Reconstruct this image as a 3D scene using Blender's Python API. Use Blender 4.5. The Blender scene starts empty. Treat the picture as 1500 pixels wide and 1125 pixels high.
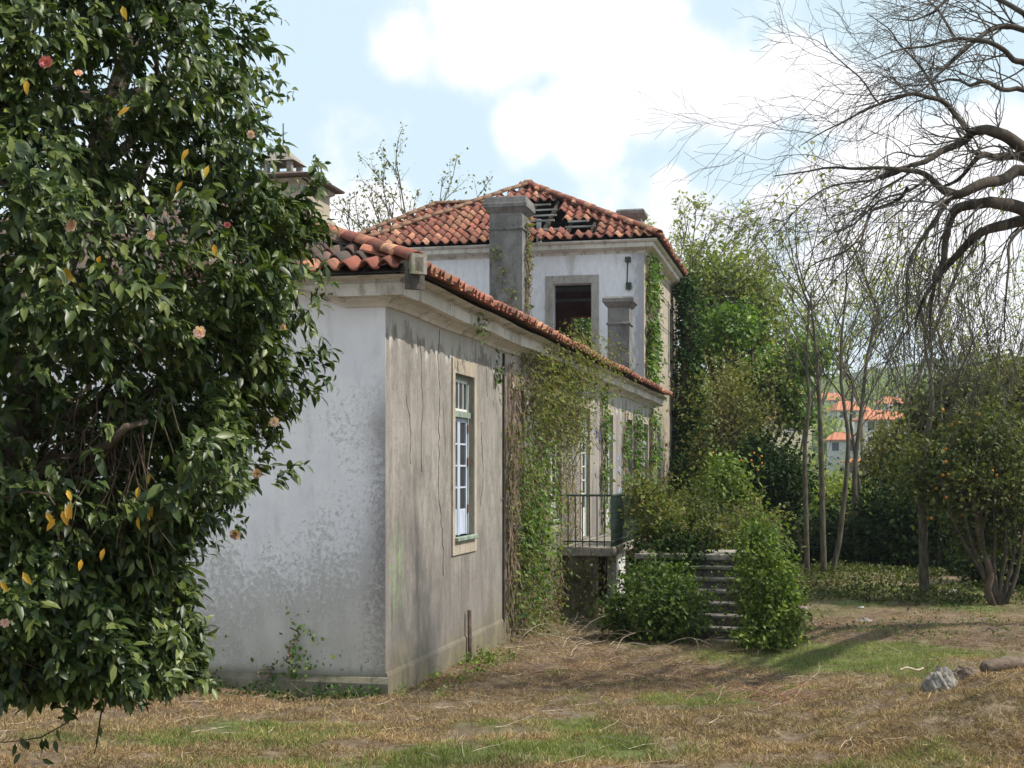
import bpy, math, random
import numpy as np
from mathutils import Vector, Matrix
random.seed(7); rng = np.random.default_rng(11)
S = bpy.context.scene; COL = S.collection
# ------------------------------------------------------------------ camera, world, sun, exposure
F = 1950.0; HOR = 690.0; CAMZ = 2.5
cd = bpy.data.cameras.new('camera'); cam = bpy.data.objects.new('camera', cd); COL.objects.link(cam)
cam.location = (0, 0, CAMZ); cam.rotation_euler = (math.radians(90), 0, 0)
cd.sensor_width = 36; cd.lens = 36*F/1500; cd.shift_y = (HOR-562.5)/1500; cd.clip_start = .1; cd.clip_end = 5000
S.camera = cam
S.view_settings.view_transform = 'Standard'; S.view_settings.look = 'None'
S.view_settings.exposure = 0.82; S.view_settings.gamma = 1; S.view_settings.use_curve_mapping = False
SUN_EL = math.radians(51); sv = Vector((.985, -.17, 0)).normalized()
sdir = Vector((sv.x*math.cos(SUN_EL), sv.y*math.cos(SUN_EL), math.sin(SUN_EL)))
sl = bpy.data.lights.new('sun', 'SUN'); sl.energy = 3.1; sl.angle = math.radians(.9); sl.color = (1, .93, .82)
so = bpy.data.objects.new('sun', sl); COL.objects.link(so); so.rotation_euler = sdir.to_track_quat('Z', 'Y').to_euler()

def nd(nt, t, ins=None, **kw):
    n = nt.nodes.new(t)
    for k, v in kw.items(): setattr(n, k, v)
    if ins:
        for k, v in ins.items():
            s = n.inputs[k]
            if isinstance(v, bpy.types.NodeSocket): nt.links.new(v, s)
            else: s.default_value = v
    return n
def math_(nt, op, a, b=0.0, c=None):
    ins = {0: a, 1: b}
    if c is not None: ins[2] = c
    return nd(nt, 'ShaderNodeMath', ins, operation=op).outputs[0]
def mapr(nt, v, a, b, c=0.0, d=1.0, smooth=True):
    if a > b: a, b, c, d = b, a, d, c
    return nd(nt, 'ShaderNodeMapRange', {0: v, 1: a, 2: b, 3: c, 4: d}, interpolation_type='SMOOTHSTEP' if smooth else 'LINEAR').outputs[0]
def noise(nt, vec, scale, detail=3.0, rough=.55, dist=0.0):
    return nd(nt, 'ShaderNodeTexNoise', {'Vector': vec, 'Scale': scale, 'Detail': detail, 'Roughness': rough, 'Distortion': dist}).outputs[0]
def scalev(nt, vec, s):
    return nd(nt, 'ShaderNodeVectorMath', {0: vec, 1: s}, operation='MULTIPLY').outputs[0]
def rgb(c): return (c[0], c[1], c[2], 1.0)
def mixc(nt, f, a, b, mode='MIX'):
    n = nt.nodes.new('ShaderNodeMix'); n.data_type = 'RGBA'; n.blend_type = mode
    for s, v in ((n.inputs[0], f), (n.inputs[6], a), (n.inputs[7], b)):
        if isinstance(v, bpy.types.NodeSocket): nt.links.new(v, s)
        else: s.default_value = v if not isinstance(v, tuple) else rgb(v)
    return n.outputs[2]
def bump(nt, h, strength=.4, dist=.02):
    return nd(nt, 'ShaderNodeBump', {'Height': h, 'Strength': strength, 'Distance': dist}).outputs[0]

w = bpy.data.worlds.new('World'); S.world = w; w.use_nodes = True; nt = w.node_tree; nt.nodes.clear()
sky = nd(nt, 'ShaderNodeTexSky', sky_type='NISHITA'); sky.sun_disc = False
sky.sun_elevation = SUN_EL; sky.sun_rotation = math.atan2(sv.x, sv.y); sky.air_density = 1.0; sky.dust_density = .8; sky.ozone_density = 1.2
tc = nd(nt, 'ShaderNodeTexCoord').outputs['Generated']
dirn = nd(nt, 'ShaderNodeVectorMath', {0: tc}, operation='NORMALIZE').outputs[0]
n1 = noise(nt, dirn, 9.0, 6.0, .6); n2 = noise(nt, dirn, 2.4, 3.0, .5); n3 = noise(nt, dirn, 34.0, 4.0, .6)
acc = None
CL = [(590,60,70),(690,50,95),(800,20,115),(920,0,95),(770,190,62),(850,170,85),(930,120,90),(1010,130,95),(1090,150,85),(1170,110,75),(1225,150,62),
      (1290,260,95),(1200,290,75),(1350,350,120),(1125,300,45),(1460,260,110),(1230,380,110),(985,268,30),(560,320,60),(1450,450,140),(1040,370,110),(500,350,70),
      (1240,250,50),(1700,100,160),(1900,350,220),(200,300,150),(-200,-100,260)]
for (px, py, r) in CL:
    d = Vector(((px-750)/F, 1, (HOR-py)/F)).normalized()
    dd = nd(nt, 'ShaderNodeVectorMath', {0: dirn, 1: tuple(d)}, operation='DISTANCE').outputs[1]
    v = mapr(nt, dd, 0.0, 1.38*r/F, 1.0, 0.0)
    acc = v if acc is None else math_(nt, 'SMOOTH_MAX', acc, v, .15)
glob = mapr(nt, n2, .52, .66)
sepz = nd(nt, 'ShaderNodeSeparateXYZ', {0: dirn})
inview = math_(nt, 'MULTIPLY', mapr(nt, sepz.outputs[1], .75, .86), mapr(nt, sepz.outputs[2], .5, .36))
glob = math_(nt, 'MULTIPLY', glob, math_(nt, 'SUBTRACT', 1.0, inview))
acc = math_(nt, 'MAXIMUM', acc, math_(nt, 'MULTIPLY', glob, .75))
f = math_(nt, 'ADD', acc, math_(nt, 'MULTIPLY', math_(nt, 'SUBTRACT', n1, .5), 1.9))
f = math_(nt, 'ADD', f, math_(nt, 'MULTIPLY', math_(nt, 'SUBTRACT', n3, .5), .5))
f = mapr(nt, f, .12, .74)
hz = mapr(nt, sepz.outputs[2], .16, .0, 0.0, .5)
f = math_(nt, 'MAXIMUM', f, hz)
# thin veil over the blue
skyc = mixc(nt, 1.0, sky.outputs[0], (1.0, 1.02, 1.0), 'MULTIPLY')
skyc = mixc(nt, .82, skyc, (6.3, 7.8, 8.5))
cc = mixc(nt, f, skyc, mixc(nt, mapr(nt, noise(nt, dirn, 5.5, 5.0, .6), .42, .62), (9.7, 9.5, 9.7), (7.5, 7.7, 8.2)))
bg = nd(nt, 'ShaderNodeBackground', {'Color': cc, 'Strength': .074})
out = nd(nt, 'ShaderNodeOutputWorld', {'Surface': bg.outputs[0]})

# ------------------------------------------------------------------ mesh helpers
def W(px, py, Y): return np.array(((px-750)/F*Y, Y, CAMZ+(HOR-py)/F*Y))
def proj(p): return (750+F*p[0]/p[1], HOR-F*(p[2]-CAMZ)/p[1])
def setmesh(me, V, faces):
    """faces: list of int arrays (n,3) or (n,4)"""
    V = np.asarray(V, np.float32); faces = [np.asarray(f, np.int32) for f in faces if len(f)]
    me.vertices.add(len(V)); me.vertices.foreach_set('co', V.ravel())
    tot = sum(f.size for f in faces); npoly = sum(len(f) for f in faces)
    me.loops.add(tot); me.loops.foreach_set('vertex_index', np.concatenate([f.ravel() for f in faces]))
    ls = []; s = 0
    for f in faces:
        ls.append(s+np.arange(len(f))*f.shape[1]); s += f.size
    me.polygons.add(npoly); me.polygons.foreach_set('loop_start', np.concatenate(ls).astype(np.int32))
    me.update(calc_edges=True); me.validate()
class MB:
    def __init__(s): s.v = []; s.q = []; s.t = []; s.n = 0
    def add(s, V, Q=(), T=()):
        V = np.asarray(V, float).reshape(-1, 3)
        if len(Q): s.q.append(np.asarray(Q, int)+s.n)
        if len(T): s.t.append(np.asarray(T, int)+s.n)
        s.v.append(V); s.n += len(V)
    def quad(s, a, b, c, d): s.add([a, b, c, d], [(0, 1, 2, 3)])
    def tri(s, a, b, c): s.add([a, b, c], (), [(0, 1, 2)])
    def box(s, x0, x1, y0, y1, z0, z1, bev=0.0):
        if bev <= 0:
            V = [(x, y, z) for z in (z0, z1) for y in (y0, y1) for x in (x0, x1)]
            s.add(V, [(0, 2, 3, 1), (4, 5, 7, 6), (0, 1, 5, 4), (2, 6, 7, 3), (0, 4, 6, 2), (1, 3, 7, 5)])
        else:
            b = bev; P = []
            for z, i in ((z0, b), (z0+b, 0), (z1-b, 0), (z1, b)):
                P += [(x0+i, y0+i, z), (x1-i, y0+i, z), (x1-i, y1-i, z), (x0+i, y1-i, z)]
            Q = [(3, 2, 1, 0), (12, 13, 14, 15)]
            for k in range(3):
                for j in range(4): Q.append((4*k+j, 4*k+(j+1) % 4, 4*k+4+(j+1) % 4, 4*k+4+j))
            s.add(P, Q)
    def tube(s, pts, rad, k=5, cap=True):
        P = np.asarray(pts, float); n = len(P)
        if n < 2: return
        rad = np.broadcast_to(np.asarray(rad, float), (n,))
        T = np.gradient(P, axis=0); T /= np.linalg.norm(T, axis=1)[:, None]+1e-9
        up = np.array((.31, .17, .93)) if abs(T[0][2]) < .85 else np.array((.93, .2, .3))
        A = np.cross(T, up); A /= np.linalg.norm(A, axis=1)[:, None]+1e-9; B = np.cross(T, A)
        an = np.arange(k)*2*math.pi/k
        V = P[:, None]+rad[:, None, None]*(np.cos(an)[None, :, None]*A[:, None]+np.sin(an)[None, :, None]*B[:, None])
        i = np.arange(n-1)[:, None]*k; j = np.arange(k)[None]; j2 = (j+1) % k
        Q = np.stack([i+j, i+j2, i+k+j2, i+k+j], -1).reshape(-1, 4)
        T3 = []
        if cap and k >= 3:
            for e in range(1, k-1): T3 += [(0, e+1, e), ((n-1)*k, (n-1)*k+e, (n-1)*k+e+1)]
        s.add(V.reshape(-1, 3), Q, T3)
    def loft(s, rings, cap=True):
        R = np.asarray(rings, float); n, k = R.shape[:2]
        i = np.arange(n-1)[:, None]*k; j = np.arange(k)[None]; j2 = (j+1) % k
        Q = np.stack([i+j, i+j2, i+k+j2, i+k+j], -1).reshape(-1, 4); T = []
        if cap:
            for e in range(1, k-1): T += [(0, e+1, e), ((n-1)*k, (n-1)*k+e, (n-1)*k+e+1)]
        s.add(R.reshape(-1, 3), Q, T)
    def prism(s, poly, axis, a, b):
        """poly 2D, extruded along axis 0/1/2 from a to b"""
        rings = []
        for e in (a, b):
            r = []
            for p in poly:
                q = [p[0], p[1]]; q.insert(axis, e); r.append(q)
            rings.append(r)
        s.loft(rings)
    def mesh(s, name, smooth=False):
        me = bpy.data.meshes.new(name)
        setmesh(me, np.concatenate(s.v), [np.concatenate(x) for x in (s.q, s.t) if x])
        me.polygons.foreach_set('use_smooth', [bool(smooth)]*len(me.polygons))
        return me
    def build(s, name, m, parent=None, smooth=False, **tags):
        me = s.mesh(name, smooth); me.materials.append(m)
        return link(name, me, parent, **tags)
def link(name, me, parent=None, loc=None, mat4=None, **tags):
    o = bpy.data.objects.new(name, me); COL.objects.link(o)
    if parent is not None: o.parent = parent
    if loc is not None: o.location = loc
    if mat4 is not None: o.matrix_local = mat4
    for k, v in tags.items(): o[k] = v
    return o
def thing(name, label, cat, loc=(0, 0, 0), rz=0.0, group=None):
    o = bpy.data.objects.new(name, None); COL.objects.link(o); o.location = loc; o.rotation_euler = (0, 0, rz)
    o['label'] = label; o['category'] = cat
    if group: o['group'] = group
    o.empty_display_size = .1
    return o
def unit(a): return a/(np.linalg.norm(a, axis=-1, keepdims=True)+1e-9)
LEAF2 = (np.array([(0, 0, 0), (.5, .30, .07), (1, 0, 0), (.5, -.30, .07)]), np.array([(0, 2, 1), (0, 3, 2)]))
LEAF8 = (np.array([(0, 0, 0), (.33, .21, .05), (.33, 0, -.01), (.33, -.21, .05), (.70, .17, .01), (.70, 0, -.05), (.70, -.17, .01), (1.05, 0, -.16)]),
         np.array([(0, 2, 1), (0, 3, 2), (1, 2, 5), (1, 5, 4), (2, 3, 6), (2, 6, 5), (4, 5, 7), (5, 6, 7)]))
BLADE = (np.array([(0, -.022, 0), (0, .022, 0), (.55, .014, .07), (1, 0, .24)]), np.array([(0, 1, 2), (0, 2, 3)]))
def frames(D, Nn):
    X = unit(D); Y = unit(np.cross(Nn, X)); Z = np.cross(X, Y); return X, Y, Z
def leaves(mb, P, D, Nn, size, tpl=LEAF2):
    V, T = tpl; X, Y, Z = frames(D, Nn); n = len(P); size = np.broadcast_to(size, (n,))
    R = P[:, None]+size[:, None, None]*(V[None, :, 0, None]*X[:, None]+V[None, :, 1, None]*Y[:, None]+V[None, :, 2, None]*Z[:, None])
    TT = (np.arange(n)[:, None, None]*len(V)+T[None]).reshape(-1, 3)
    mb.add(R.reshape(-1, 3), (), TT)
def rnd(n): return rng.normal(size=(n, 3))
def vnoise(x, y, sc, seed=0):
    x = np.asarray(x, float)*sc+seed*17.3; y = np.asarray(y, float)*sc-seed*9.1
    xi = np.floor(x); yi = np.floor(y); fx = x-xi; fy = y-yi; fx = fx*fx*(3-2*fx); fy = fy*fy*(3-2*fy)
    def h(a, b): v = np.sin(a*127.1+b*311.7+seed*7.7)*43758.5453; return v-np.floor(v)
    return (h(xi, yi)*(1-fx)+h(xi+1, yi)*fx)*(1-fy)+(h(xi, yi+1)*(1-fx)+h(xi+1, yi+1)*fx)*fy
def fbm(x, y, sc, seed=0, o=4):
    r = 0; a = .5
    for i in range(o): r = r+a*vnoise(x, y, sc*2**i, seed+i); a *= .5
    return r/.9375

# ------------------------------------------------------------------ materials
def newmat(name):
    m = bpy.data.materials.new(name); m.use_nodes = True; nt = m.node_tree
    b = nt.nodes['Principled BSDF']; b.inputs['Specular IOR Level'].default_value = .25
    return m, nt, b
def objc(nt): return nd(nt, 'ShaderNodeTexCoord').outputs['Object']
def L(nt, a, b): nt.links.new(a, b)
def simple(name, c1, c2, scale=8.0, rough=.85, bs=.3, stretch=(1, 1, 1), spec=.2, coord='Object', metal=0.0, bd=.01):
    m, nt, b = newmat(name); v = scalev(nt, nd(nt, 'ShaderNodeTexCoord').outputs[coord], stretch)
    n = noise(nt, v, scale, 5.0, .6); L(nt, mixc(nt, mapr(nt, n, .33, .67), c1, c2), b.inputs['Base Color'])
    b.inputs['Roughness'].default_value = rough; b.inputs['Specular IOR Level'].default_value = spec; b.inputs['Metallic'].default_value = metal
    n2 = noise(nt, v, scale*6, 4.0, .65); L(nt, bump(nt, n2, bs, bd), b.inputs['Normal'])
    return m
def leafmat(name, cols, rough=.5, transl=.3, spec=.3, nscale=.8):
    """cols: 3 colours mixed per leaf, plus slow noise between clumps"""
    m, nt, b = newmat(name)
    g = nd(nt, 'ShaderNodeNewGeometry'); oi = nd(nt, 'ShaderNodeObjectInfo')
    r = math_(nt, 'FRACT', math_(nt, 'ADD', g.outputs['Random Per Island'], oi.outputs['Random']))
    cr = nd(nt, 'ShaderNodeValToRGB', {0: r}); e = cr.color_ramp
    for i, (p, c) in enumerate(cols):
        if i < 2: el = e.elements[i]; el.position = p
        else: el = e.elements.new(p)
        el.color = rgb(c)
    n = noise(nt, objc(nt), nscale, 2.0); c = mixc(nt, 1.0, cr.outputs[0], mixc(nt, mapr(nt, n, .3, .7), (.75, .8, .7), (1.2, 1.15, 1.0)), 'MULTIPLY')
    L(nt, c, b.inputs['Base Color']); b.inputs['Roughness'].default_value = rough; b.inputs['Specular IOR Level'].default_value = spec
    t = nd(nt, 'ShaderNodeBsdfTranslucent', {'Color': mixc(nt, 1.0, c, (1.3, 1.5, .5), 'MULTIPLY')})
    mx = nd(nt, 'ShaderNodeMixShader', {0: transl, 1: b.outputs[0], 2: t.outputs[0]})
    L(nt, mx.outputs[0], nt.nodes['Material Output'].inputs[0])
    return m
# long side wall: weathered render, vertical streaks, whitewash left under the cornice
def m_side():
    m, nt, b = newmat('weathered_render'); v = objc(nt); sp = nd(nt, 'ShaderNodeSeparateXYZ', {0: v})
    z = sp.outputs[2]; u = sp.outputs[0]
    streak = noise(nt, scalev(nt, v, (1, 1, .40)), 2.2, 10.0, .82); fine = noise(nt, scalev(nt, v, (1, 1, .42)), 30.0, 6.0, .85)
    big = noise(nt, v, .8, 3.0)
    c = mixc(nt, mapr(nt, streak, .36, .62), (.225, .207, .192), (.42, .39, .355))
    c = mixc(nt, math_(nt, 'MULTIPLY', mapr(nt, fine, .50, .64), .6), c, (.17, .15, .13))
    c = mixc(nt, math_(nt, 'MULTIPLY', mapr(nt, fine, .40, .33), .9), c, (.56, .50, .42))
    c = mixc(nt, math_(nt, 'MULTIPLY', mapr(nt, big, .45, .7), .25), c, (.24, .215, .2))
    ed = noise(nt, scalev(nt, v, (1, 1, .35)), 2.3, 5.0, .7)
    wf = mapr(nt, math_(nt, 'ADD', z, math_(nt, 'MULTIPLY', math_(nt, 'SUBTRACT', ed, .5), 2.6)), 3.95, 4.15)
    lowz = mapr(nt, z, 6, 5.2); wf = math_(nt, 'MULTIPLY', wf, math_(nt, 'MULTIPLY', lowz, .8))
    c = mixc(nt, wf, c, (.60, .585, .56))
    drip = noise(nt, scalev(nt, v, (1, 1, .05)), 7.0, 4.0, .6)
    c = mixc(nt, math_(nt, 'MULTIPLY', mapr(nt, drip, .60, .72), .55), c, (.085, .075, .065))
    pit = noise(nt, scalev(nt, v, (1, 1, .7)), 55.0, 4.0, .7); c = mixc(nt, math_(nt, 'MULTIPLY', mapr(nt, pit, .60, .68), .7), c, (.09, .08, .07))
    gr = mapr(nt, math_(nt, 'ADD', z, math_(nt, 'MULTIPLY', math_(nt, 'SUBTRACT', streak, .5), 5.0)), 3.0, 1.0)
    c = mixc(nt, math_(nt, 'MULTIPLY', gr, .42), c, (.19, .17, .16))
    th = noise(nt, scalev(nt, v, (1, 1, .04)), 16.0, 5.0, .7); c = mixc(nt, math_(nt, 'MULTIPLY', mapr(nt, th, .58, .66), .55), c, (.13, .115, .10))
    # mossy foot
    mz = mapr(nt, math_(nt, 'ADD', z, math_(nt, 'MULTIPLY', math_(nt, 'SUBTRACT', big, .5), 1.6)), .75, -.1)
    c = mixc(nt, math_(nt, 'MULTIPLY', mz, .7), c, mixc(nt, mapr(nt, streak, .4, .6), (.16, .135, .085), (.23, .2, .1)))
    # faded green spray paint
    gx = nd(nt, 'ShaderNodeVectorMath', {0: v, 1: (.42, 0, 1.35)}, operation='SUBTRACT').outputs[0]
    gd = nd(nt, 'ShaderNodeVectorMath', {0: scalev(nt, gx, (2.6, 0, 1.25))}, operation='LENGTH').outputs[1]
    gf = math_(nt, 'MULTIPLY', mapr(nt, gd, 1.0, .3), mapr(nt, noise(nt, v, 9.0, 4.0), .45, .6))
    c = mixc(nt, math_(nt, 'MULTIPLY', gf, .55), c, (.25, .42, .16))
    L(nt, c, b.inputs['Base Color']); b.inputs['Roughness'].default_value = .95; b.inputs['Specular IOR Level'].default_value = .08
    h = math_(nt, 'ADD', fine, math_(nt, 'MULTIPLY', streak, .8))
    L(nt, bump(nt, h, .8, .03), b.inputs['Normal']); return m
def m_end():
    m, nt, b = newmat('peeling_whitewash'); v = objc(nt); sp = nd(nt, 'ShaderNodeSeparateXYZ', {0: v})
    z = sp.outputs[2]; y = sp.outputs[1]
    pn = noise(nt, v, 17.0, 10.0, .82); pb = noise(nt, v, 1.15, 4.0, .6); dirt = noise(nt, scalev(nt, v, (1, 1, .3)), 5.0, 5.0, .65)
    c = mixc(nt, mapr(nt, pb, .35, .65), (.76, .755, .80), (.86, .85, .88))
    c = mixc(nt, math_(nt, 'MULTIPLY', mapr(nt, dirt, .5, .75), .35), c, (.42, .42, .45))
    thr = math_(nt, 'ADD', mapr(nt, z, -.1, 2.4, .30, -.10, False), math_(nt, 'MULTIPLY', math_(nt, 'SUBTRACT', pb, .5), .55))
    near = math_(nt, 'MULTIPLY', mapr(nt, y, 1.6, .05, 0.0, .13), mapr(nt, z, 4.2, 3.0))
    thr = math_(nt, 'ADD', thr, near)
    pf = mapr(nt, math_(nt, 'ADD', pn, thr), .53, .72)
    tan = mixc(nt, mapr(nt, dirt, .35, .65), (.36, .34, .31), (.50, .48, .45))
    c = mixc(nt, math_(nt, 'MULTIPLY', pf, .72), c, tan)
    hair = noise(nt, v, 45.0, 5.0, .7); c = mixc(nt, math_(nt, 'MULTIPLY', mapr(nt, hair, .62, .72), .5), c, (.30, .31, .33))
    # black mould band by the corner, dark flakes low down
    ef = math_(nt, 'MULTIPLY', mapr(nt, math_(nt, 'ADD', y, math_(nt, 'MULTIPLY', math_(nt, 'SUBTRACT', pn, .5), 1.6)), .30, -.05), mapr(nt, z, 4.0, 2.8))
    c = mixc(nt, math_(nt, 'MULTIPLY', ef, .7), c, (.13, .105, .12))
    dk = math_(nt, 'MULTIPLY', mapr(nt, noise(nt, v, 16.0, 3.0, .6), .60, .64), math_(nt, 'MULTIPLY', mapr(nt, z, .62, .42), mapr(nt, y, 1.3, .7)))
    c = mixc(nt, math_(nt, 'MULTIPLY', dk, .8), c, (.085, .08, .075))
    ft = mapr(nt, math_(nt, 'ADD', z, math_(nt, 'MULTIPLY', math_(nt, 'SUBTRACT', pb, .5), 2.4)), 1.7, .1)
    c = mixc(nt, math_(nt, 'MULTIPLY', ft, .52), c, mixc(nt, mapr(nt, hair, .35, .65), (.33, .30, .25), (.46, .42, .36)))
    c = mixc(nt, math_(nt, 'MULTIPLY', mapr(nt, z, .33, .15), .85), c, (.13, .125, .085))
    L(nt, c, b.inputs['Base Color']); b.inputs['Roughness'].default_value = .92; b.inputs['Specular IOR Level'].default_value = .08
    L(nt, bump(nt, math_(nt, 'SUBTRACT', math_(nt, 'MULTIPLY', hair, .3), math_(nt, 'MULTIPLY', pf, .5)), .6, .02), b.inputs['Normal']); return m
def m_white():
    m, nt, b = newmat('tower_whitewash'); v = objc(nt); sp = nd(nt, 'ShaderNodeSeparateXYZ', {0: v}); y = sp.outputs[1]
    pb = noise(nt, scalev(nt, v, (1, 1, .5)), .9, 5.0, .65); fn = noise(nt, scalev(nt, v, (1, 1, .4)), 8.0, 6.0, .7)
    c = mixc(nt, mapr(nt, fn, .4, .7), (.80, .80, .85), (.68, .69, .72))
    st = math_(nt, 'MULTIPLY', mapr(nt, pb, .52, .62), mapr(nt, y, 4.6, 3.3))
    c = mixc(nt, math_(nt, 'MULTIPLY', st, .55), c, (.40, .37, .32))
    ed = mapr(nt, math_(nt, 'ADD', y, math_(nt, 'MULTIPLY', math_(nt, 'SUBTRACT', fn, .5), 1.2)), .75, .4)
    c = mixc(nt, math_(nt, 'MULTIPLY', ed, .75), c, (.28, .28, .30))
    L(nt, c, b.inputs['Base Color']); b.inputs['Roughness'].default_value = .9; L(nt, bump(nt, fn, .4, .02), b.inputs['Normal']); return m
def m_tile(darken=0.0):
    m, nt, b = newmat('clay_tile'); g = nd(nt, 'ShaderNodeNewGeometry'); oi = nd(nt, 'ShaderNodeObjectInfo'); v = g.outputs['Position']
    r = math_(nt, 'FRACT', math_(nt, 'ADD', g.outputs['Random Per Island'], oi.outputs['Random']))
    cr = nd(nt, 'ShaderNodeValToRGB', {0: r}); e = cr.color_ramp
    e.elements[0].position = 0; e.elements[0].color = (.20, .07, .05, 1); e.elements[1].position = 1; e.elements[1].color = (.56, .29, .18, 1)
    for p, c in ((.3, (.25, .08, .058)), (.6, (.34, .115, .078)), (.85, (.42, .165, .105))): q = e.elements.new(p); q.color = rgb(c)
    n = noise(nt, v, 7.0, 5.0, .7); n2 = noise(nt, v, .8, 3.0)
    c = mixc(nt, math_(nt, 'MULTIPLY', mapr(nt, n, .44, .62), .75), cr.outputs[0], (.13, .09, .07))
    c = mixc(nt, math_(nt, 'MULTIPLY', mapr(nt, n2, .52, .7), .5), c, (.30, .20, .11))
    n3 = noise(nt, v, 14.0, 4.0, .7); c = mixc(nt, math_(nt, 'MULTIPLY', mapr(nt, n3, .6, .7), .6), c, (.22, .21, .10))
    if darken: c = mixc(nt, mapr(nt, noise(nt, v, 2.2, 5.0, .7), .30, .55, .45, darken), c, (.085, .078, .07))  # darker mix, put in to cut red bounce onto the chimneys
    L(nt, c, b.inputs['Base Color']); b.inputs['Roughness'].default_value = .85; L(nt, bump(nt, n, .4, .01), b.inputs['Normal']); return m
def m_stone(name, a, bcol, dark, scale=2.0, moss=None):
    m, nt, b = newmat(name); v = objc(nt); n = noise(nt, v, scale, 6.0, .7); n2 = noise(nt, scalev(nt, v, (1, 1, .3)), scale*3, 5.0, .7); n3 = noise(nt, v, scale*12, 5.0, .7)
    c = mixc(nt, mapr(nt, n, .35, .65), a, bcol); c = mixc(nt, math_(nt, 'MULTIPLY', mapr(nt, n2, .5, .68), .75), c, dark)
    c = mixc(nt, math_(nt, 'MULTIPLY', mapr(nt, n3, .6, .72), .5), c, (.42, .41, .38))
    if moss: c = mixc(nt, math_(nt, 'MULTIPLY', mapr(nt, noise(nt, v, 1.3, 4.0), .5, .62), .6), c, moss)
    L(nt, c, b.inputs['Base Color']); b.inputs['Roughness'].default_value = .95; L(nt, bump(nt, n3, .6, .02), b.inputs['Normal']); return m
M = dict(side=m_side(), end=m_end(), white=m_white(), tile=m_tile(), old_lowbounce=m_tile(.93))
M['plinth'] = m_stone('mossy_plinth_render', (.15, .14, .10), (.22, .20, .15), (.06, .058, .04), 3.0, (.10, .11, .05))
M['chim'] = m_stone('sooty_chimney_render', (.13, .125, .12), (.22, .21, .20), (.075, .072, .07), 2.2)
M['cornice'] = m_stone('stained_plaster_cornice', (.55, .52, .47), (.70, .67, .62), (.27, .23, .19), 1.6)
M['stone'] = m_stone('grey_granite_band', (.33, .31, .28), (.42, .40, .37), (.22, .2, .17), 3.0)
M['bandside'] = m_stone('granite_band_side', (.36, .31, .25), (.44, .385, .31), (.22, .18, .15), 3.0)
M['conc'] = m_stone('mossy_concrete', (.24, .21, .18), (.36, .32, .28), (.10, .09, .075), 3.0, (.10, .12, .05))
M['darkstone'] = m_stone('blackened_ridge_mortar', (.07, .062, .058), (.14, .125, .11), (.04, .036, .033), 6.0)
M['step'] = m_stone('dirty_step_stone', (.13, .115, .10), (.24, .22, .19), (.06, .055, .05), 4.0, (.07, .09, .04))
M['green'] = simple('flaking_green_paint', (.16, .21, .17), (.30, .35, .29), 14, .7, .4, (1, 1, .3))
M['blue'] = simple('pale_blue_grey_paint', (.40, .45, .56), (.52, .57, .68), 9, .65, .2, (1, 1, .3))
M['whitep'] = simple('flaking_white_paint', (.52, .52, .49), (.70, .70, .68), 12, .7, .3, (1, 1, .3))
M['rust'] = simple('rusted_iron', (.16, .06, .035), (.28, .12, .06), 20, .85, .4)
M['rail'] = simple('green_black_iron_railing', (.03, .05, .042), (.06, .085, .065), 15, .7, .3)
M['wood'] = simple('grey_weathered_wood', (.20, .18, .165), (.42, .40, .38), 6, .9, .4, (1, .3, 1))
M['darkwood'] = simple('dark_roof_timber', (.035, .028, .022), (.08, .06, .045), 6, .9, .4)
M['maroon'] = simple('maroon_interior_plaster', (.26, .075, .068), (.36, .12, .10), 2, .9, .3)
M['dark'] = simple('room_shade_dark', (.035, .032, .03), (.06, .055, .05), 3, .95, .2)  # near-black colour stands in for the shade inside the rooms
M['bark'] = simple('brown_bark', (.07, .05, .035), (.15, .115, .085), 9, .95, .7, (1, 1, .3), bd=.03)
M['bark2'] = simple('grey_green_bark', (.10, .09, .065), (.20, .18, .14), 11, .95, .6, (1, 1, .3), bd=.03)
M['barkdark'] = simple('dark_lichened_bark', (.045, .036, .03), (.10, .085, .065), 10, .95, .7, (1, 1, .4), bd=.02)
M['slimbark'] = simple('dark_mossy_slim_bark', (.055, .05, .035), (.13, .115, .085), 12, .95, .5, (1, 1, .3), bd=.02)
M['twig'] = simple('dark_grey_twig', (.06, .052, .045), (.15, .135, .115), 6, .9, .3)
M['straw'] = leafmat('dry_straw', [(0, (.15, .10, .075)), (1, (.58, .45, .29)), (.4, (.27, .18, .12)), (.75, (.40, .29, .185))], .8, .15, .1)
M['grass'] = leafmat('green_grass', [(0, (.10, .13, .045)), (1, (.36, .37, .17)), (.5, (.19, .23, .08))], .6, .3, .2)
M['brownlit'] = leafmat('brown_leaf_litter', [(0, (.10, .06, .04)), (1, (.34, .23, .16)), (.5, (.19, .12, .08))], .85, .1, .1)
M['redtwig'] = simple('reddish_dead_twigs', (.22, .11, .08), (.36, .21, .15), 12, .85, .2)
M['browntwig'] = simple('brown_dead_twigs', (.15, .09, .065), (.32, .22, .16), 12, .85, .2)
M['paletwig'] = simple('bleached_dead_twigs', (.34, .27, .19), (.52, .44, .34), 12, .85, .2)
M['cam'] = leafmat('glossy_camellia_leaf', [(0, (.022, .040, .014)), (1, (.17, .205, .065)), (.35, (.042, .070, .022)), (.7, (.085, .120, .034))], .40, .22, .38)
M['yellow'] = leafmat('yellowed_camellia_leaf', [(0, (.55, .27, .02)), (1, (.68, .42, .05))], .4, .3, .4)
M['pink'] = leafmat('pale_pink_petal', [(0, (.70, .42, .44)), (1, (.82, .60, .60))], .5, .3, .3)
M['rose'] = leafmat('dark_rose_petal', [(0, (.36, .08, .11)), (1, (.50, .16, .18))], .5, .3, .3)
M['faded'] = leafmat('faded_brown_petal', [(0, (.42, .22, .15)), (1, (.62, .40, .33))], .6, .2, .2)
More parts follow.
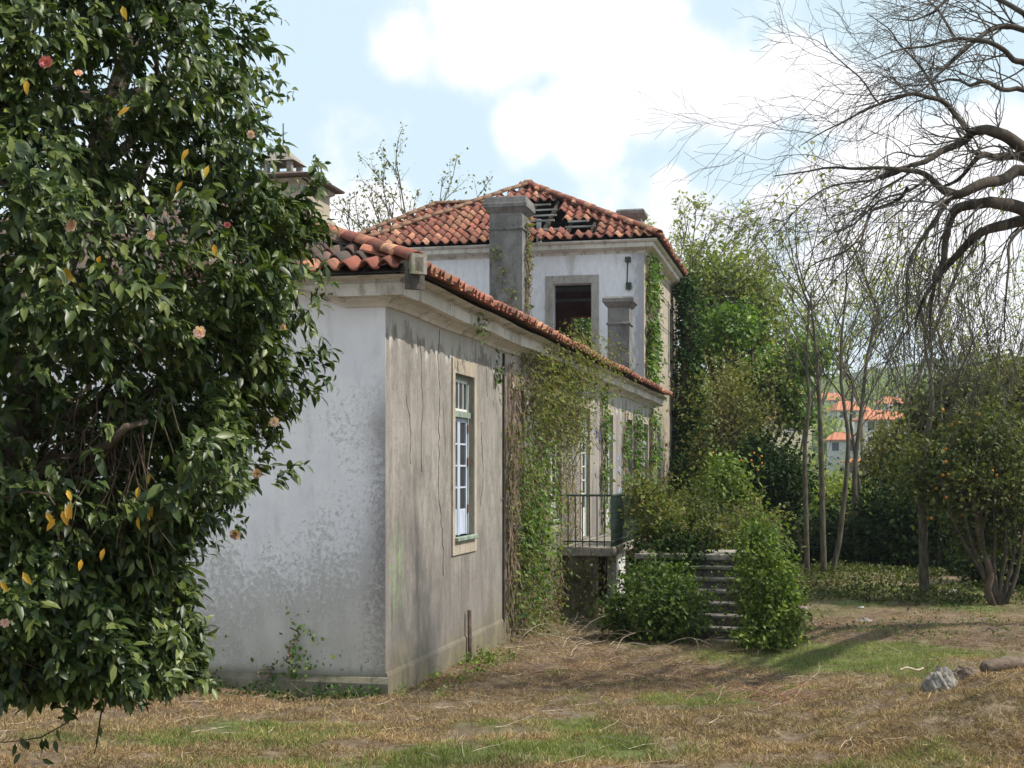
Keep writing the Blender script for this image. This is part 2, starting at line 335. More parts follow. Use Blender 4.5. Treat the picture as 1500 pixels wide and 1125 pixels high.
M['ivy'] = leafmat('ivy_leaf_mid_green', [(0, (.04, .09, .018)), (1, (.19, .27, .05)), (.5, (.09, .165, .03))], .5, .3, .3)
M['ivyb'] = leafmat('creeper_leaf_olive', [(0, (.06, .075, .022)), (1, (.22, .25, .07)), (.25, (.11, .14, .038)), (.5, (.17, .12, .055)), (.7, (.14, .16, .045))], .6, .3, .2)
M['ivyd'] = leafmat('ivy_leaf_dark', [(0, (.018, .045, .013)), (1, (.075, .13, .03)), (.5, (.035, .075, .02))], .6, .2, .12)
M['bush'] = leafmat('bramble_leaf', [(0, (.05, .085, .018)), (1, (.30, .36, .10)), (.5, (.13, .19, .04))], .55, .3, .25)
M['stem'] = simple('dry_vine_stem', (.12, .085, .06), (.24, .18, .13), 12, .9, .3)
M['lg'] = leafmat('light_yellow_green_leaf', [(0, (.14, .17, .04)), (1, (.38, .40, .14)), (.5, (.24, .28, .08))], .6, .4, .2)
M['oak'] = leafmat('young_oak_leaf', [(0, (.09, .12, .03)), (1, (.33, .35, .12)), (.5, (.18, .21, .06))], .6, .35, .2)
M['mg'] = leafmat('mid_green_leaf', [(0, (.03, .06, .015)), (1, (.15, .21, .05)), (.5, (.07, .11, .026))], .55, .3, .25)
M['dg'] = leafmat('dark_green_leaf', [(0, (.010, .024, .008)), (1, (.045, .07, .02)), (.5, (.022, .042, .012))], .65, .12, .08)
M['og'] = leafmat('olive_brown_twiggy_leaf', [(0, (.10, .095, .04)), (1, (.27, .26, .11)), (.5, (.17, .17, .07))], .7, .3, .15)
M['shade'] = leafmat('dull_olive_green_leaf', [(0, (.03, .045, .014)), (1, (.14, .15, .04)), (.5, (.07, .085, .024))], .55, .25, .2)
M['pale'] = leafmat('pale_young_leaf', [(0, (.20, .21, .09)), (1, (.38, .38, .19)), (.5, (.28, .29, .13))], .7, .45, .1)
M['orange'] = simple('orange_fruit_skin', (.50, .17, .02), (.62, .25, .03), 10, .5, .1)
M['rock'] = m_stone('pale_granite_rock', (.19, .17, .145), (.36, .335, .30), (.06, .055, .05), 9.0)
M['mould'] = simple('earthy_log_bark', (.09, .065, .05), (.21, .16, .125), 5, .95, .7, bd=.03)
M['purple'] = simple('purple_spray_paint', (.09, .06, .25), (.14, .10, .32), 10)
M['sprayb'] = simple('blue_spray_paint', (.14, .24, .42), (.22, .33, .5), 10)
M['glass'], nt_, b_ = newmat('dusty_dark_glass'); b_.inputs['Base Color'].default_value = (.035, .042, .05, 1); b_.inputs['Roughness'].default_value = .18; b_.inputs['Specular IOR Level'].default_value = .5
M['fwall'] = simple('far_pale_house_wall', (.50, .49, .47), (.62, .61, .58), 3, .9, .1)
M['fwall2'] = simple('far_cream_house_wall', (.52, .44, .30), (.60, .52, .38), 3, .9, .1)
M['froof'] = simple('far_red_tile_roof', (.42, .15, .08), (.55, .24, .14), 4, .9, .4, (1, 1, 1))
M['fwin'] = simple('far_dark_window', (.05, .06, .07), (.09, .1, .12), 3, .4, .1)

# ------------------------------------------------------------------ terrain
TY = [-30, 0, 6, 10, 14.86, 21, 27, 35, 60, 90, 130, 200, 300, 450, 700, 1000]
TZ = [.9, .75, .45, .2, 0, -.2, -.38, -.45, -.9, -5, -9, -7, 6, 28, 44, 30]
def gz(x, y):
    x = np.asarray(x, float); y = np.asarray(y, float)
    z = np.interp(y, TY, TZ)
    far = np.clip((y-40)/100, 0, 1)
    z = z+far*(fbm(x, y, .006, 5)-.5)*26*np.clip((y-100)/300, 0, 1.6)
    nearf = np.clip(1-(y-30)/20, 0, 1)
    z = z+nearf*((fbm(x, y, .5, 3)-.5)*.14+(fbm(x, y, 2.3, 8, 3)-.5)*.12+(fbm(x, y, 6.0, 18, 3)-.5)*.07+np.clip(fbm(x, y, 3.0, 77, 3)-.55, 0, 1)*.35*np.clip((x-1.2)/1.5, 0, 1)*np.clip((17.5-y)/2, 0, 1))
    z = z+.55*np.exp(-((x-5.6)/1.9)**2-((y-12.6)/1.7)**2)+.28*np.exp(-((x-3.9)/1.0)**2-((y-11.0)/.9)**2)
    z = z+.25*np.exp(-((x-8.6)/3.5)**2-((y-35)/3.5)**2)
    return z
def gcolors(x, y):
    """returns green weight, soil weight, red litter weight at x,y (real patches of growth)"""
    px = 750+F*x/np.maximum(y, 1); nn = fbm(x, y, .9, 21); n2 = fbm(x, y, 2.5, 33)
    def el(cx, cy, rx, ry): return np.clip(1.25-(((x-cx)/rx)**2+((y-cy)/ry)**2), 0, 1)
    g = el(-2.9, 12.2, 1.6, .9)+el(-.9, 10.9, 2.0, .55)+el(.6, 11.2, 1.2, .6)+el(.2, 12.6, .8, .5)+el(4.9, 18.8, 2.4, 2.2)+el(3.6, 19.3, 1.2, .5)+el(5.5, 30, 3, 4)+el(10, 30, 5, 3.0)+el(2.0,14.2,.7,.8)
    g = np.clip(g*1.3, 0, 1)*np.clip((nn-.30)*3.2, 0, 1)+np.clip((nn-.63)*3, 0, .6)
    s = el(4.6, 24.5, 3.2, 3.4)+el(8.5, 22.0, 3.5, 3.0)+el(-.9, 14.2, 3.0, .35)*.7+el(-2, 11.6, 2.5, .18)*.9+el(-1.2, 10.1, 4, .25)*.9+el(5.5, 13, 2.5, 2.4)*.5
    s = np.clip(s, 0, 1)*np.clip((n2-.22)*3, 0, 1)+np.clip((n2-.52)*2.6, 0, .8)
    r = np.clip(el(1.3, 16.4, 1.7, 2.3), 0, 1)*np.clip((n2-.25)*2.5, 0, 1)
    return np.clip(g, 0, 1), np.clip(s, 0, 1), r
def ground():
    xs = np.concatenate([-np.geomspace(700, 16, 24), np.arange(-15, 18, .13), np.geomspace(18, 900, 26)])
    ys = np.concatenate([np.arange(-30, 6, 3), np.arange(6, 9, .3), np.arange(9, 24, .1), np.arange(24, 40, .3), np.geomspace(40.5, 980, 60)])
    X, Y = np.meshgrid(xs, ys); Z = gz(X, Y); V = np.stack([X, Y, Z], -1).reshape(-1, 3); nx = len(xs); ny = len(ys)
    i = (np.arange(ny-1)[:, None]*nx+np.arange(nx-1)[None]); Q = np.stack([i, i+1, i+nx+1, i+nx], -1).reshape(-1, 4)
    mb = MB(); mb.add(V, Q)
    m, nt, b = newmat('earth_and_stubble'); at = nd(nt, 'ShaderNodeAttribute', attribute_name='patch'); v = objc(nt)
    sp = nd(nt, 'ShaderNodeSeparateColor', {0: at.outputs['Color']})
    n = noise(nt, v, 6.0, 8.0, .75); n2 = noise(nt, v, 28.0, 6.0, .75)
    straw = mixc(nt, mapr(nt, n, .35, .65), (.16, .118, .08), (.30, .23, .16))
    soil = mixc(nt, mapr(nt, n, .35, .65), (.10, .068, .05), (.21, .15, .108))
    grn = mixc(nt, mapr(nt, n, .35, .65), (.11, .14, .045), (.19, .22, .08))
    c = mixc(nt, sp.outputs[0], straw, grn); c = mixc(nt, sp.outputs[1], c, soil); c = mixc(nt, math_(nt, 'MULTIPLY', sp.outputs[2], .7), c, (.14, .09, .065))
    c = mixc(nt, math_(nt, 'MULTIPLY', mapr(nt, n2, .5, .68), .6), c, (.06, .042, .03))
    yy = nd(nt, 'ShaderNodeSeparateXYZ', {0: v}).outputs[1]
    fc = mixc(nt, mapr(nt, noise(nt, v, .03, 6.0, .7), .42, .6), (.075, .095, .035), (.17, .18, .07))
    c = mixc(nt, mapr(nt, yy, 45, 90), c, fc)
    L(nt, c, b.inputs['Base Color']); b.inputs['Roughness'].default_value = 1; b.inputs['Specular IOR Level'].default_value = .05
    L(nt, bump(nt, n2, .9, .04), b.inputs['Normal'])
    o = mb.build('ground', m, None, True, kind='structure')
    g, s, r = gcolors(V[:, 0], V[:, 1]); a = o.data.color_attributes.new('patch', 'FLOAT_COLOR', 'POINT')
    a.data.foreach_set('color', np.stack([g, s, r, np.ones(len(V))], -1).astype(np.float32).ravel())
ground()

# ------------------------------------------------------------------ house (local frame: x = along the long wall, y = leftwards into the house)
OX, OY = -1.41, 14.86; DU = np.array((.2249, .9744)); DV = np.array((-.9744, .2249)); HR = math.atan2(.9744, .2249)
def H2W(p): return np.array((OX+p[0]*DU[0]+p[1]*DV[0], OY+p[0]*DU[1]+p[1]*DV[1], p[2]))
def upx(px, v=0.0):
    r = (px-750)/F; ox = OX+v*DV[0]; oy = OY+v*DV[1]; return (oy*r-ox)/(DU[0]-DU[1]*r)
def zpx(px, py, v=0.0):
    u = upx(px, v); return CAMZ+(HOR-py)*(OY+u*DU[1]+v*DV[1])/F
house = thing('abandoned_house', 'long whitewashed derelict house with a two storey hipped tower at its far end', 'house', (OX, OY, 0), HR)
def panel(mb, axis, c0, c1, a0, a1, z0, z1, ops):
    """wall perpendicular to axis (0: x=const, 1: y=const) between planes c0 (outer) and c1 (inner) with rectangular openings (a0,a1,z0,z1)"""
    A = sorted({a0, a1, *[o[0] for o in ops], *[o[1] for o in ops]}); Z = sorted({z0, z1, *[o[2] for o in ops], *[o[3] for o in ops]})
    def P(c, a, z): return (c, a, z) if axis == 0 else (a, c, z)
    def solid(i, j):
        if i < 0 or j < 0 or i >= len(A)-1 or j >= len(Z)-1: return False
        am = (A[i]+A[i+1])/2; zm = (Z[j]+Z[j+1])/2
        return not any(o[0] < am < o[1] and o[2] < zm < o[3] for o in ops)
    for i in range(len(A)-1):
        for j in range(len(Z)-1):
            if not solid(i, j): continue
            x0, x1, y0, y1 = A[i], A[i+1], Z[j], Z[j+1]
            mb.quad(P(c0, x0, y0), P(c0, x1, y0), P(c0, x1, y1), P(c0, x0, y1)); mb.quad(P(c1, x0, y0), P(c1, x0, y1), P(c1, x1, y1), P(c1, x1, y0))
            if not solid(i-1, j): mb.quad(P(c0, x0, y0), P(c0, x0, y1), P(c1, x0, y1), P(c1, x0, y0))
            if not solid(i+1, j): mb.quad(P(c0, x1, y0), P(c1, x1, y0), P(c1, x1, y1), P(c0, x1, y1))
            if not solid(i, j-1): mb.quad(P(c0, x0, y0), P(c1, x0, y0), P(c1, x1, y0), P(c0, x1, y0))
            if not solid(i, j+1): mb.quad(P(c0, x0, y1), P(c0, x1, y1), P(c1, x1, y1), P(c1, x0, y1))
WT = 4.43; LU = 24.6; LV = 10.4; TU0, TU1, TV0, TV1 = 24.5, 33.6, .26, 8.75; TWT = 8.98
wins = [3.35, 6.57, 9.8, 13.0, 16.2, 19.45, 22.7]
def wz(i): return (1.12, 3.80) if i in (3, 4) else (1.62, 3.80)
ops = [(c-.5, c+.5, *wz(i)) for i, c in enumerate(wins)]
ops += [(14.6, 15.6, -1, .75)]
mb = MB(); panel(mb, 1, 0, .45, .0, LU, -1.2, WT, ops); mb.build('side_wall', M['side'], house)
mb = MB(); panel(mb, 0, -.006, .4, .003, LV, -1.2, WT+.35, []); mb.build('end_wall', M['end'], house)
mb = MB(); panel(mb, 1, LV, LV-.4, .4, TU0, -1.2, WT, []); mb.build('rear_wall', M['end'], house)
# plinth of the side wall (a shallow ledge) and of the end wall
mb = MB(); mb.prism([(0, -1.2), (-.022, -1.2), (-.022, .20), (-.012, .24), (0, .245)], 0, 0.0, LU)
V = mb.v[-1].copy(); mb.v[-1] = V; mb.build('plinth', M['side'], house)
mb = MB(); mb.prism([(-.006, -1.2), (-.07, -1.2), (-.07, .13), (-.04, .19), (-.006, .2)], 1, -.05, LV)
mb.build('plinth', M['plinth'], house)
# near-black partition: room shade put into its colour so the long rooms read dark
mb = MB(); mb.box(.5, 24.4, 2.2, 2.3, -1, 4.4); mb.box(.5, 24.4, .46, 2.2, .95, 1.0); mb.box(.5, 24.4, .46, 2.2, 4.3, 4.4); mb.build('shade_partition', M['dark'], house)
# cornice of the low wing: profile (outward e, z)
prof = [(0, 4.33), (.04, 4.335), (.06, 4.375), (.13, 4.41), (.165, 4.415), (.165, 4.432), (.275, 4.428), (.28, 4.56), (.24, 4.568), (.26, 4.60), (.36, 4.622), (.41, 4.625), (.41, 4.632), (0, 4.632)]
def sidecor(a0, a1, vw, profl, miter0=True, miter1=False):
    mb = MB(); rings = []
    n = max(2, int((a1-a0)/.8))
    for k in range(n+1):
        t = k/n; r = []
        for (e, z) in profl:
            x = a0+(a1-a0)*t
            if k == 0 and miter0: x = a0-e
            if k == n and miter1: x = a1+e
            r.append((x, vw-e, z+.012*math.sin(k*1.7)))
        rings.append(r)
    mb.loft(rings); return mb
sidecor(0, LU+.15, 0, prof).build('side_cornice', M['cornice'], house)
mb = MB(); rings = []
for (v, cut) in ((0.0, 0), (.45, 0), (.6, .03), (1.05, .125), (1.1, .14), (LV, .14)):
    r = []
    for (e, z) in prof:
        zz = z; ee = e
        if cut: zz = z+(4.56-z)*min(1, cut/.125) if z < 4.56 else z; ee = e*(1-.6*min(1, cut/.125)) if z < 4.56 else e
        y = -e if v == 0 else v
        r.append((-ee-.006, y, zz))
    rings.append(r)
mb.loft(rings); mb.build('end_cornice', M['cornice'], house)

# roof tiles -----------------------------------------------------------
def tile_tpl(wd, ln, seg=4):
    t = np.linspace(0, 1, seg+1); roll = [(wd*(.62*k), wd*.36*math.sin(math.pi*(.04+.92*k))) for k in t]
    pan = [(wd*.74, -wd*.035), (wd*.9, -wd*.04), (wd*1.03, 0.0)]
    pr = roll+pan; n = len(pr); th = .018
    V = [(x, 0, z+.03+.008) for x, z in pr]+[(x*.96+.02*wd, ln, z-.012) for x, z in pr]+[(x, 0, z+.03-th) for x, z in pr]+[(x*.96+.02*wd, ln, z-.012-th) for x, z in pr]
    Q = []
    for k in range(n-1):
        Q += [(k, k+1, n+k+1, n+k), (2*n+k, 2*n+k+1, k+1, k), (3*n+k, 3*n+k+1, 2*n+k+1, 2*n+k)]
    return np.array(V), np.array(Q)
def fr(o, ax, up, nm, j=None):
    m = Matrix.Identity(4)
    for c, v in enumerate((ax, up, nm, o)):
        for r in range(3): m[r][c] = float(v[r])
    return m
def tile_slope(o, across, up, wd, ln, width, length, inside, hole=None, jit=.02, seed=1):
    """returns list of 4x4 matrices (house frame)"""
    o = np.array(o, float); ax = unit(np.array(across, float)); upv = unit(np.array(up, float)); nm = np.cross(ax, upv); res = []
    if nm[2] < 0: nm = -nm
    rr = random.Random(seed); ex = ln*.84
    for j in range(int(length/ex)+1):
        for i in range(int(width/wd)+1):
            a = i*wd; b = j*ex
            if not inside(a+wd*.4, b+ln*.35): continue
            p = o+ax*(a+rr.gauss(0, jit*.4))+upv*(b+rr.gauss(0, jit))+nm*(rr.gauss(0, .006)+.01*math.sin(a*1.3+b))
            if hole and hole(p+upv*ln*.4): continue
            th = rr.gauss(0, .022); ti = rr.gauss(0, .018)
            A = ax*math.cos(th)+upv*math.sin(th); U = unit(-ax*math.sin(th)+upv*math.cos(th)+nm*ti); N = unit(np.cross(A, U)); N = N if N[2] > 0 else -N
            res.append(fr(p, A, U, N))
    return res
def put_tiles(mats, tpl, n_single, roofpart, key=None, nm='roof_tile', rm='tile'):
    """n_single tiles as their own objects, the rest joined"""
    mats = sorted(mats, key=key) if key else mats
    me = None
    if n_single:
        mbs = MB(); mbs.add(tpl[0], tpl[1]); me = mbs.mesh(nm, True); me.materials.append(M['tile'])
        for m4 in mats[:n_single]:
            ob = bpy.data.objects.new(nm, me); COL.objects.link(ob); ob.parent = roofpart; ob.matrix_local = m4
    rest = mats[n_single:]
    if rest:
        mbs = MB()
        for m4 in rest:
            a = np.array(m4); mbs.add(tpl[0]@a[:3, :3].T+a[:3, 3], tpl[1])
        mbs.build(nm+'s', M[rm], roofpart, True, kind='stuff')
def ridge(roofpart, a, b, m, r=.13, ln=.42, nm='ridge_tile', single=True):
    a = np.array(a, float); b = np.array(b, float); d = unit(b-a); n = int(np.linalg.norm(b-a)/(ln*.85)); side = unit(np.cross(d, (0, 0, 1))); up = np.cross(side, d)
    an = np.linspace(-.1, math.pi+.1, 7); mbs = MB(); V = []
    for (yy, rr) in ((0, r), (ln, r*.86)):
        for R2 in (rr, rr-.02): V += [(R2*math.cos(t), yy, R2*math.sin(t)*.8) for t in an]
    Q = []
    for k in range(6): Q += [(k, k+1, 14+k+1, 14+k), (k, 7+k, 7+k+1, k+1), (7+k, 21+k, 21+k+1, 7+k+1)]
    Q += [(0, 14, 21, 7), (6, 13, 27, 20), ]
    mbs.add(V, Q); me = mbs.mesh(nm, True); me.materials.append(m)
    for i in range(n):
        t = random.gauss(0, .03); dd = unit(d+side*t+up*.03); ss = unit(np.cross(dd, up)); uu = np.cross(ss, dd)
        p = a+(b-a)*i/n+up*random.gauss(0, .008)
        o = link(nm, me, roofpart); o.matrix_local = fr(p, ss, dd, uu)
# low roof: slope angle
PL = .384; E = .54; ze = 4.66; sl_ = math.sqrt(1+PL*PL); RV = LV/2; zr = ze+PL*(RV+E)
mb = MB()
c = [(-E, -E), (LU-.1, -E), (LU-.1, LV+E), (-E, LV+E)]; dz = -.02
r0 = (RV, RV, zr+dz); r1 = (LU-.1, RV, zr+dz); z_ = ze+dz
mb.quad((-E+.04, -E+.04, z_), (LU-.1, -E+.04, z_), r1, r0); mb.quad((LU-.1, LV+E-.04, z_), (-E+.04, LV+E-.04, z_), r0, r1); mb.tri((-E+.04, LV+E-.04, z_), (-E+.04, -E+.04, z_), r0)
low_roof = mb.build('low_roof', M['darkstone'], house)
tl = tile_tpl(.23, .46)
us = unit(np.array((0, 1, PL))); slen = (RV+E)*sl_
right = tile_slope((-E, -E, ze), (1, 0, 0), us, .23, .46, LU-.1+E, slen, lambda a, b: a > b/sl_-.02 and a < LU+E-.2, seed=2)
ue = unit(np.array((1, 0, PL)))
endt = tile_slope((-E, LV+E, ze), (0, -1, 0), ue, .23, .46, LV+2*E, slen, lambda a, b: a > b/sl_ and a < LV+2*E-b/sl_-.1, seed=3)
def eavekey(m):
    p = H2W((m[0][3], m[1][3], m[2][3])); return (m[2][3] > ze+.12, p[1])
right.sort(key=eavekey); endt = sorted(endt, key=lambda m: (m[1][3] > 2.2, m[2][3]))
put_tiles(right, tl, 110, low_roof, rm='old_lowbounce'); put_tiles(endt, tl, 12, low_roof, rm='old_lowbounce')  # joined tiles: weathered, and darkened for less red bounce
ridge(low_roof, (-E+.02, -E+.02, ze+.10), (2.4, 2.4, ze+PL*2.96+.12), M['tile'], .12)
ridge(low_roof, (2.4, 2.4, ze+PL*2.96+.12), (RV, RV, zr+.1), M['tile'], .12)
ridge(low_roof, (RV, RV, zr+.1), (LU-.2, RV, zr+.1), M['tile'], .12)
# broken stone finial on the near corner of the low roof
mb = MB(); rings = []
for (t, r) in ((-.30, .075), (-.27, .12), (-.1, .13), (.05, .115), (.22, .10)):
    rings.append([(t*.7-.42+r*.7*math.cos(a), t*.7-.42-r*.7*math.cos(a), 4.86+t*.12+r*math.sin(a)) for a in np.linspace(0, 2*math.pi, 9)[:-1]])
mb = MB(); q_ = [(-.62, -.50), (-.50, -.62), (-.46, -.60), (-.60, -.46)]
mb.prism([(-.63, -.50), (-.50, -.63), (-.46, -.59), (-.59, -.46)], 2, 4.60, 4.82); mb.prism([(-.60, -.53), (-.53, -.60), (-.28, -.35), (-.35, -.28)], 2, 4.63, 4.78); mb.build('corner_finial', M['conc'], house)
mb = MB(); mb.prism([(-.56, -.44), (-.42, -.58), (-.38, -.54), (-.50, -.38)], 2, 4.45, 4.66); mb.build('corner_bracket', M['darkstone'], house)

# tower walls -----------------------------------------------------------
fw = (1.81, 2.97, 5.75, 8.03)
mb = MB(); panel(mb, 0, TU0, TU0+.4, TV0+.002, TV1, 4.3, TWT, [fw]); mb.build('tower_front_wall', M['white'], house)
sops = [(26.9, 27.8, 5.9, 8.03), (31.0, 31.9, 5.9, 8.03), (31.7, 32.6, 1.6, 3.9), (27.5, 28.4, 1.6, 3.9)]
TSIDE = M['side'].copy(); TSIDE.name = 'tower_side_render'
mb = MB(); panel(mb, 1, TV0, TV0+.4, TU0+.003, TU1, -1.2, TWT, sops); mb.build('tower_side_wall', M['bandside'], house)
mb = MB(); panel(mb, 0, TU1-.003, TU1-.4, TV0+.41, TV1, -1.2, TWT, [(2.95, 4.05, 6.2, 8.07)]); mb.build('tower_rear_wall', M['maroon'], house)
mb = MB(); panel(mb, 1, TV1-.003, TV1-.4, TU0+.41, TU1-.41, -1.2, TWT, []); mb.build('tower_left_wall', M['maroon'], house)
mb = MB(); mb.box(TU0+.41, TU1-.41, TV0+.41, TV1-.41, 5.0, 5.2); mb.build('tower_floor', M['darkwood'], house)
mb = MB(); mb.box(TU1-.46, TU1-.405, TV0+.41, TV1-.41, 8.62, 8.72); mb.box(TU0+.42, TU1-.47, TV1-.46, TV1-.405, 8.62, 8.72); mb.build('inner_moulding', M['whitep'], house)
mb = MB()
for (a0, a1, z0, z1) in ((fw[0]-.22, fw[0], 5.6, 8.03), (fw[1], fw[1]+.22, 5.6, 8.03), (fw[0]-.22, fw[1]+.22, 8.03, 8.27)):
    mb.box(TU0-.035, TU0-.001, a0, a1, z0, z1, .006)
mb.build('front_window_surround', M['stone'], house)
# side pilaster bands and tower openings' surrounds
for (a0, a1, z0, z1) in sops:
    mb = MB()
    for (b0, b1, y0, y1) in ((a0-.18, a0, z0-.2, z1), (a1, a1+.18, z0-.2, z1), (a0-.18, a1+.18, z1, z1+.2), (a0, a1, z0-.2, z0)):
        mb.box(b0, b1, TV0-.03, TV0-.001, y0, y1, .005)
    mb.build('tower_window_surround', M['stone'], house)
mb = MB(); mb.box(TU1-.45, TU1+.04, TV0-.05, TV0-.0, -1, TWT); mb.build('corner_pilaster', M['bandside'], house)
# thin lines of cable on tower side
mb = MB(); mb.tube([(24.6, TV0-.04, 8.15), (29, TV0-.06, 8.12), (33.4, TV0-.04, 8.1)], .012, 4); mb.tube([(24.6, TV0-.04, 7.2), (29, TV0-.06, 7.15), (33.4, TV0-.04, 7.2)], .012, 4); mb.build('wall_cable', M['darkwood'], house)
TP = [(0, 8.86), (.04, 8.93), (.20, 8.97), (.30, 9.0), (.31, 9.12), (.38, 9.14), (.42, 9.18), (.42, 9.21), (0, 9.21)]
mb = MB(); cr_ = []
for (cu, cv) in ((0, 0), (1, 0), (1, 1), (0, 1)):
    r = []
    for (e, z) in TP:
        r.append(((TU1+e) if cu else (TU0-e), (TV1+e) if cv else (TV0-e), z))
    cr_.append(r)
R = np.array(cr_+[cr_[0]]); mb.loft(R, cap=False); mb.build('tower_cornice', M['cornice'], house)
# tower roof
TE = .5; zt = 9.25; u0, u1, v0, v1 = TU0-TE, TU1+TE, TV0-TE, TV1+TE
half = (v1-v0)/2; ap_v = (v0+v1)/2+.12; RISE = 2.62; ap_u0 = u0+half; ap_u1 = max(u1-half, ap_u0+.3); PT = RISE/half; za = zt+RISE
tt = tile_tpl(.29, .50)
utf = unit(np.array((1, 0, PT))); lent = math.hypot(half, RISE); st = lent/half
def hole(p):
    x, y = proj(H2W(p)); 
    return (772 < x < 817 and 294 < y < 336) or (772 < x < 803 and 330 < y < 338) or (815 < x < 866 and 326 < y < 341) or (800 < x < 835 and 326 < y < 338)
mb = MB()
dz = -.05
A0 = (ap_u0, ap_v, za+dz); A1 = (ap_u1, ap_v, za+dz)
mb.quad((u1, v1, zt+dz), (u0, v1, zt+dz), A0, A1); mb.tri((u1, v0, zt+dz), (u1, v1, zt+dz), A1); mb.quad((u0, v0, zt+dz), (u1, v0, zt+dz), A1, A0)
troof = mb.build('tower_roof', M['darkwood'], house)
front = tile_slope((u0, v1, zt), (0, -1, 0), utf, .29, .50, v1-v0, lent, lambda a, b: a > b/st*(v1-ap_v)/half-.05 and a < (v1-v0)-b/st*(ap_v-v0)/half-.05, hole, .03, 5)
put_tiles(front, tt, len(front), troof)
PR = RISE/(ap_v-v0); ur = unit(np.array((0, 1, PR))); lr = math.hypot(ap_v-v0, RISE); sr = lr/(ap_v-v0)
rs = tile_slope((u0, v0, zt), (1, 0, 0), ur, .29, .50, u1-u0, lr, lambda a, b: a > b/sr-.05 and a < (u1-u0)-b/sr, None, .03, 6)
put_tiles(rs, tt, 0, troof)
hipmat = simple('lichened_hip_tile', (.22, .12, .08), (.36, .22, .14), 9, .9, .4)
ridge(troof, (u0, v1, zt+.07), (ap_u0, ap_v, za+.09), hipmat, .15, .45); ridge(troof, (u0, v0, zt+.07), (ap_u0, ap_v, za+.09), M['tile'], .15, .45)
ridge(troof, (ap_u0, ap_v, za+.1), (ap_u1, ap_v, za+.1), M['tile'], .15, .45); ridge(troof, (u1, v0, zt+.07), (ap_u1, ap_v, za+.1), M['tile'], .15, .45)
mb = MB(); mb.box(ap_u0-.12, ap_u0+.25, ap_v-.16, ap_v+.16, za+.05, za+.23, .05); mb.build('ridge_cap', hipmat, house)
# battens and rafters showing in the holes
bl = [(.62, 1.0)]
for y_, x0_, x1_ in ((301, 770, 806), (309, 770, 816), (317, 770, 815), (325, 770, 812), (328, 832, 862), (336, 828, 872), (338, 798, 826)):
    # point on the slope that projects to y_: march up the slope
    best = min(np.linspace(0, half, 300), key=lambda t: abs(proj(H2W((u0+t, ap_v-1, zt+t*PT)))[1]-y_))
    def vat(x): return min(np.linspace(v0, v1, 500), key=lambda q: abs(proj(H2W((u0+best, q, zt+best*PT)))[0]-x))
    a, b_2 = vat(x1_), vat(x0_)
    mb = MB(); mb.box(u0+best-.05, u0+best+.05, a, b_2, zt+best*PT-.0, zt+best*PT+.05); mb.build('batten', M['wood'], troof)
for q in np.arange(v0+.6, v1-.3, .75):
    hmax = half*(1-abs(q-ap_v)/half)
    if hmax < .8: continue
    mb = MB(); mb.loft([[(u0+.5, q-.05, zt+.5*PT-.2), (u0+.5, q+.05, zt+.5*PT-.2), (u0+.5, q+.05, zt+.5*PT-.07), (u0+.5, q-.05, zt+.5*PT-.07)],
                       [(u0+hmax, q-.05, zt+hmax*PT-.2), (u0+hmax, q+.05, zt+hmax*PT-.2), (u0+hmax, q+.05, zt+hmax*PT-.07), (u0+hmax, q-.05, zt+hmax*PT-.07)]])
    mb.build('rafter', M['darkwood'], troof)
mb = MB(); mb.box(25.9, 26.0, 4.45, 4.75, 9.3, 10.35); mb.box(25.9, 26.0, 3.62, 3.76, 9.3, 10.25); mb.build('white_infill', M['whitep'], house)  # white pieces added where the roof hole shows a white spot
# left wing roof seen behind the tower
wu0, wu1, wv1 = 25.6, 32.4, 11.3; wh = (wu1-wu0)/2; wz_ = 9.2; wr = 2.2
mb = MB(); uc = (wu0+wu1)/2
mb.quad((wu0, 9.0, wz_-.05), (wu0, wv1, wz_-.05), (uc, wv1-wh, wz_+wr-.05), (uc, 6.0, wz_+wr-.05)); mb.quad((wu1, 9, wz_-.05), (wu1, wv1, wz_-.05), (uc, wv1-wh, wz_+wr-.05), (uc, 6, wz_+wr-.05)); mb.tri((wu0, wv1, wz_-.05), (wu1, wv1, wz_-.05), (uc, wv1-wh, wz_+wr-.05))
wroof = mb.build('rear_wing_roof', M['darkwood'], house)
wl = math.hypot(wh, wr); ws = wl/wh
wt = tile_slope((wu0, wv1, wz_), (0, -1, 0), unit(np.array((wh, 0, wr))), .29, .50, wv1-5.5, wl, lambda a, b: a > b/ws-.05 and a < 2.4+b/ws, None, .03, 9)
put_tiles(wt, tt, 0, wroof)
ridge(wroof, (wu0, wv1, wz_+.07), (uc, wv1-wh, wz_+wr+.08), hipmat, .15, .45); ridge(wroof, (uc, wv1-wh, wz_+wr+.08), (uc, 6.2, wz_+wr+.08), hipmat, .15, .45)
mb = MB(); mb.box(wu0+.5, wu1-.5, TV1+.003, wv1-.5, -1, 9.15); mb.build('rear_wing_wall', M['white'], house)

# chimneys --------------------------------------------------------------
def chimney(x0, x1, y0, y1, zb, ztop, cap=.14, neck=.45, name='chimney', m=None, vine=False):
    mb = MB(); m = m or M['chim']
    def ring(e, z): return [(x0-e, y0-e, z), (x1+e, y0-e, z), (x1+e, y1+e, z), (x0-e, y1+e, z)]
    k = neck
    R = [ring(0, zb), ring(0, ztop-k-.42), ring(.035, ztop-k-.41), ring(.035, ztop-k-.36), ring(.0, ztop-k-.34), ring(.0, ztop-k+.05), ring(.05, ztop-k+.1), ring(cap*.8, ztop-k+.18), ring(cap, ztop-k+.2), ring(cap, ztop-k+.30), ring(cap*.92, ztop-k+.32), ring(cap*.72, ztop-.02), ring(cap*.6, ztop)]
    mb.loft(R, cap=True); o = mb.build(name, m, house)
    return o
c1_ = chimney(22.0, 22.9, 3.34, 4.28, 5.8, 10.15, .15, .5)
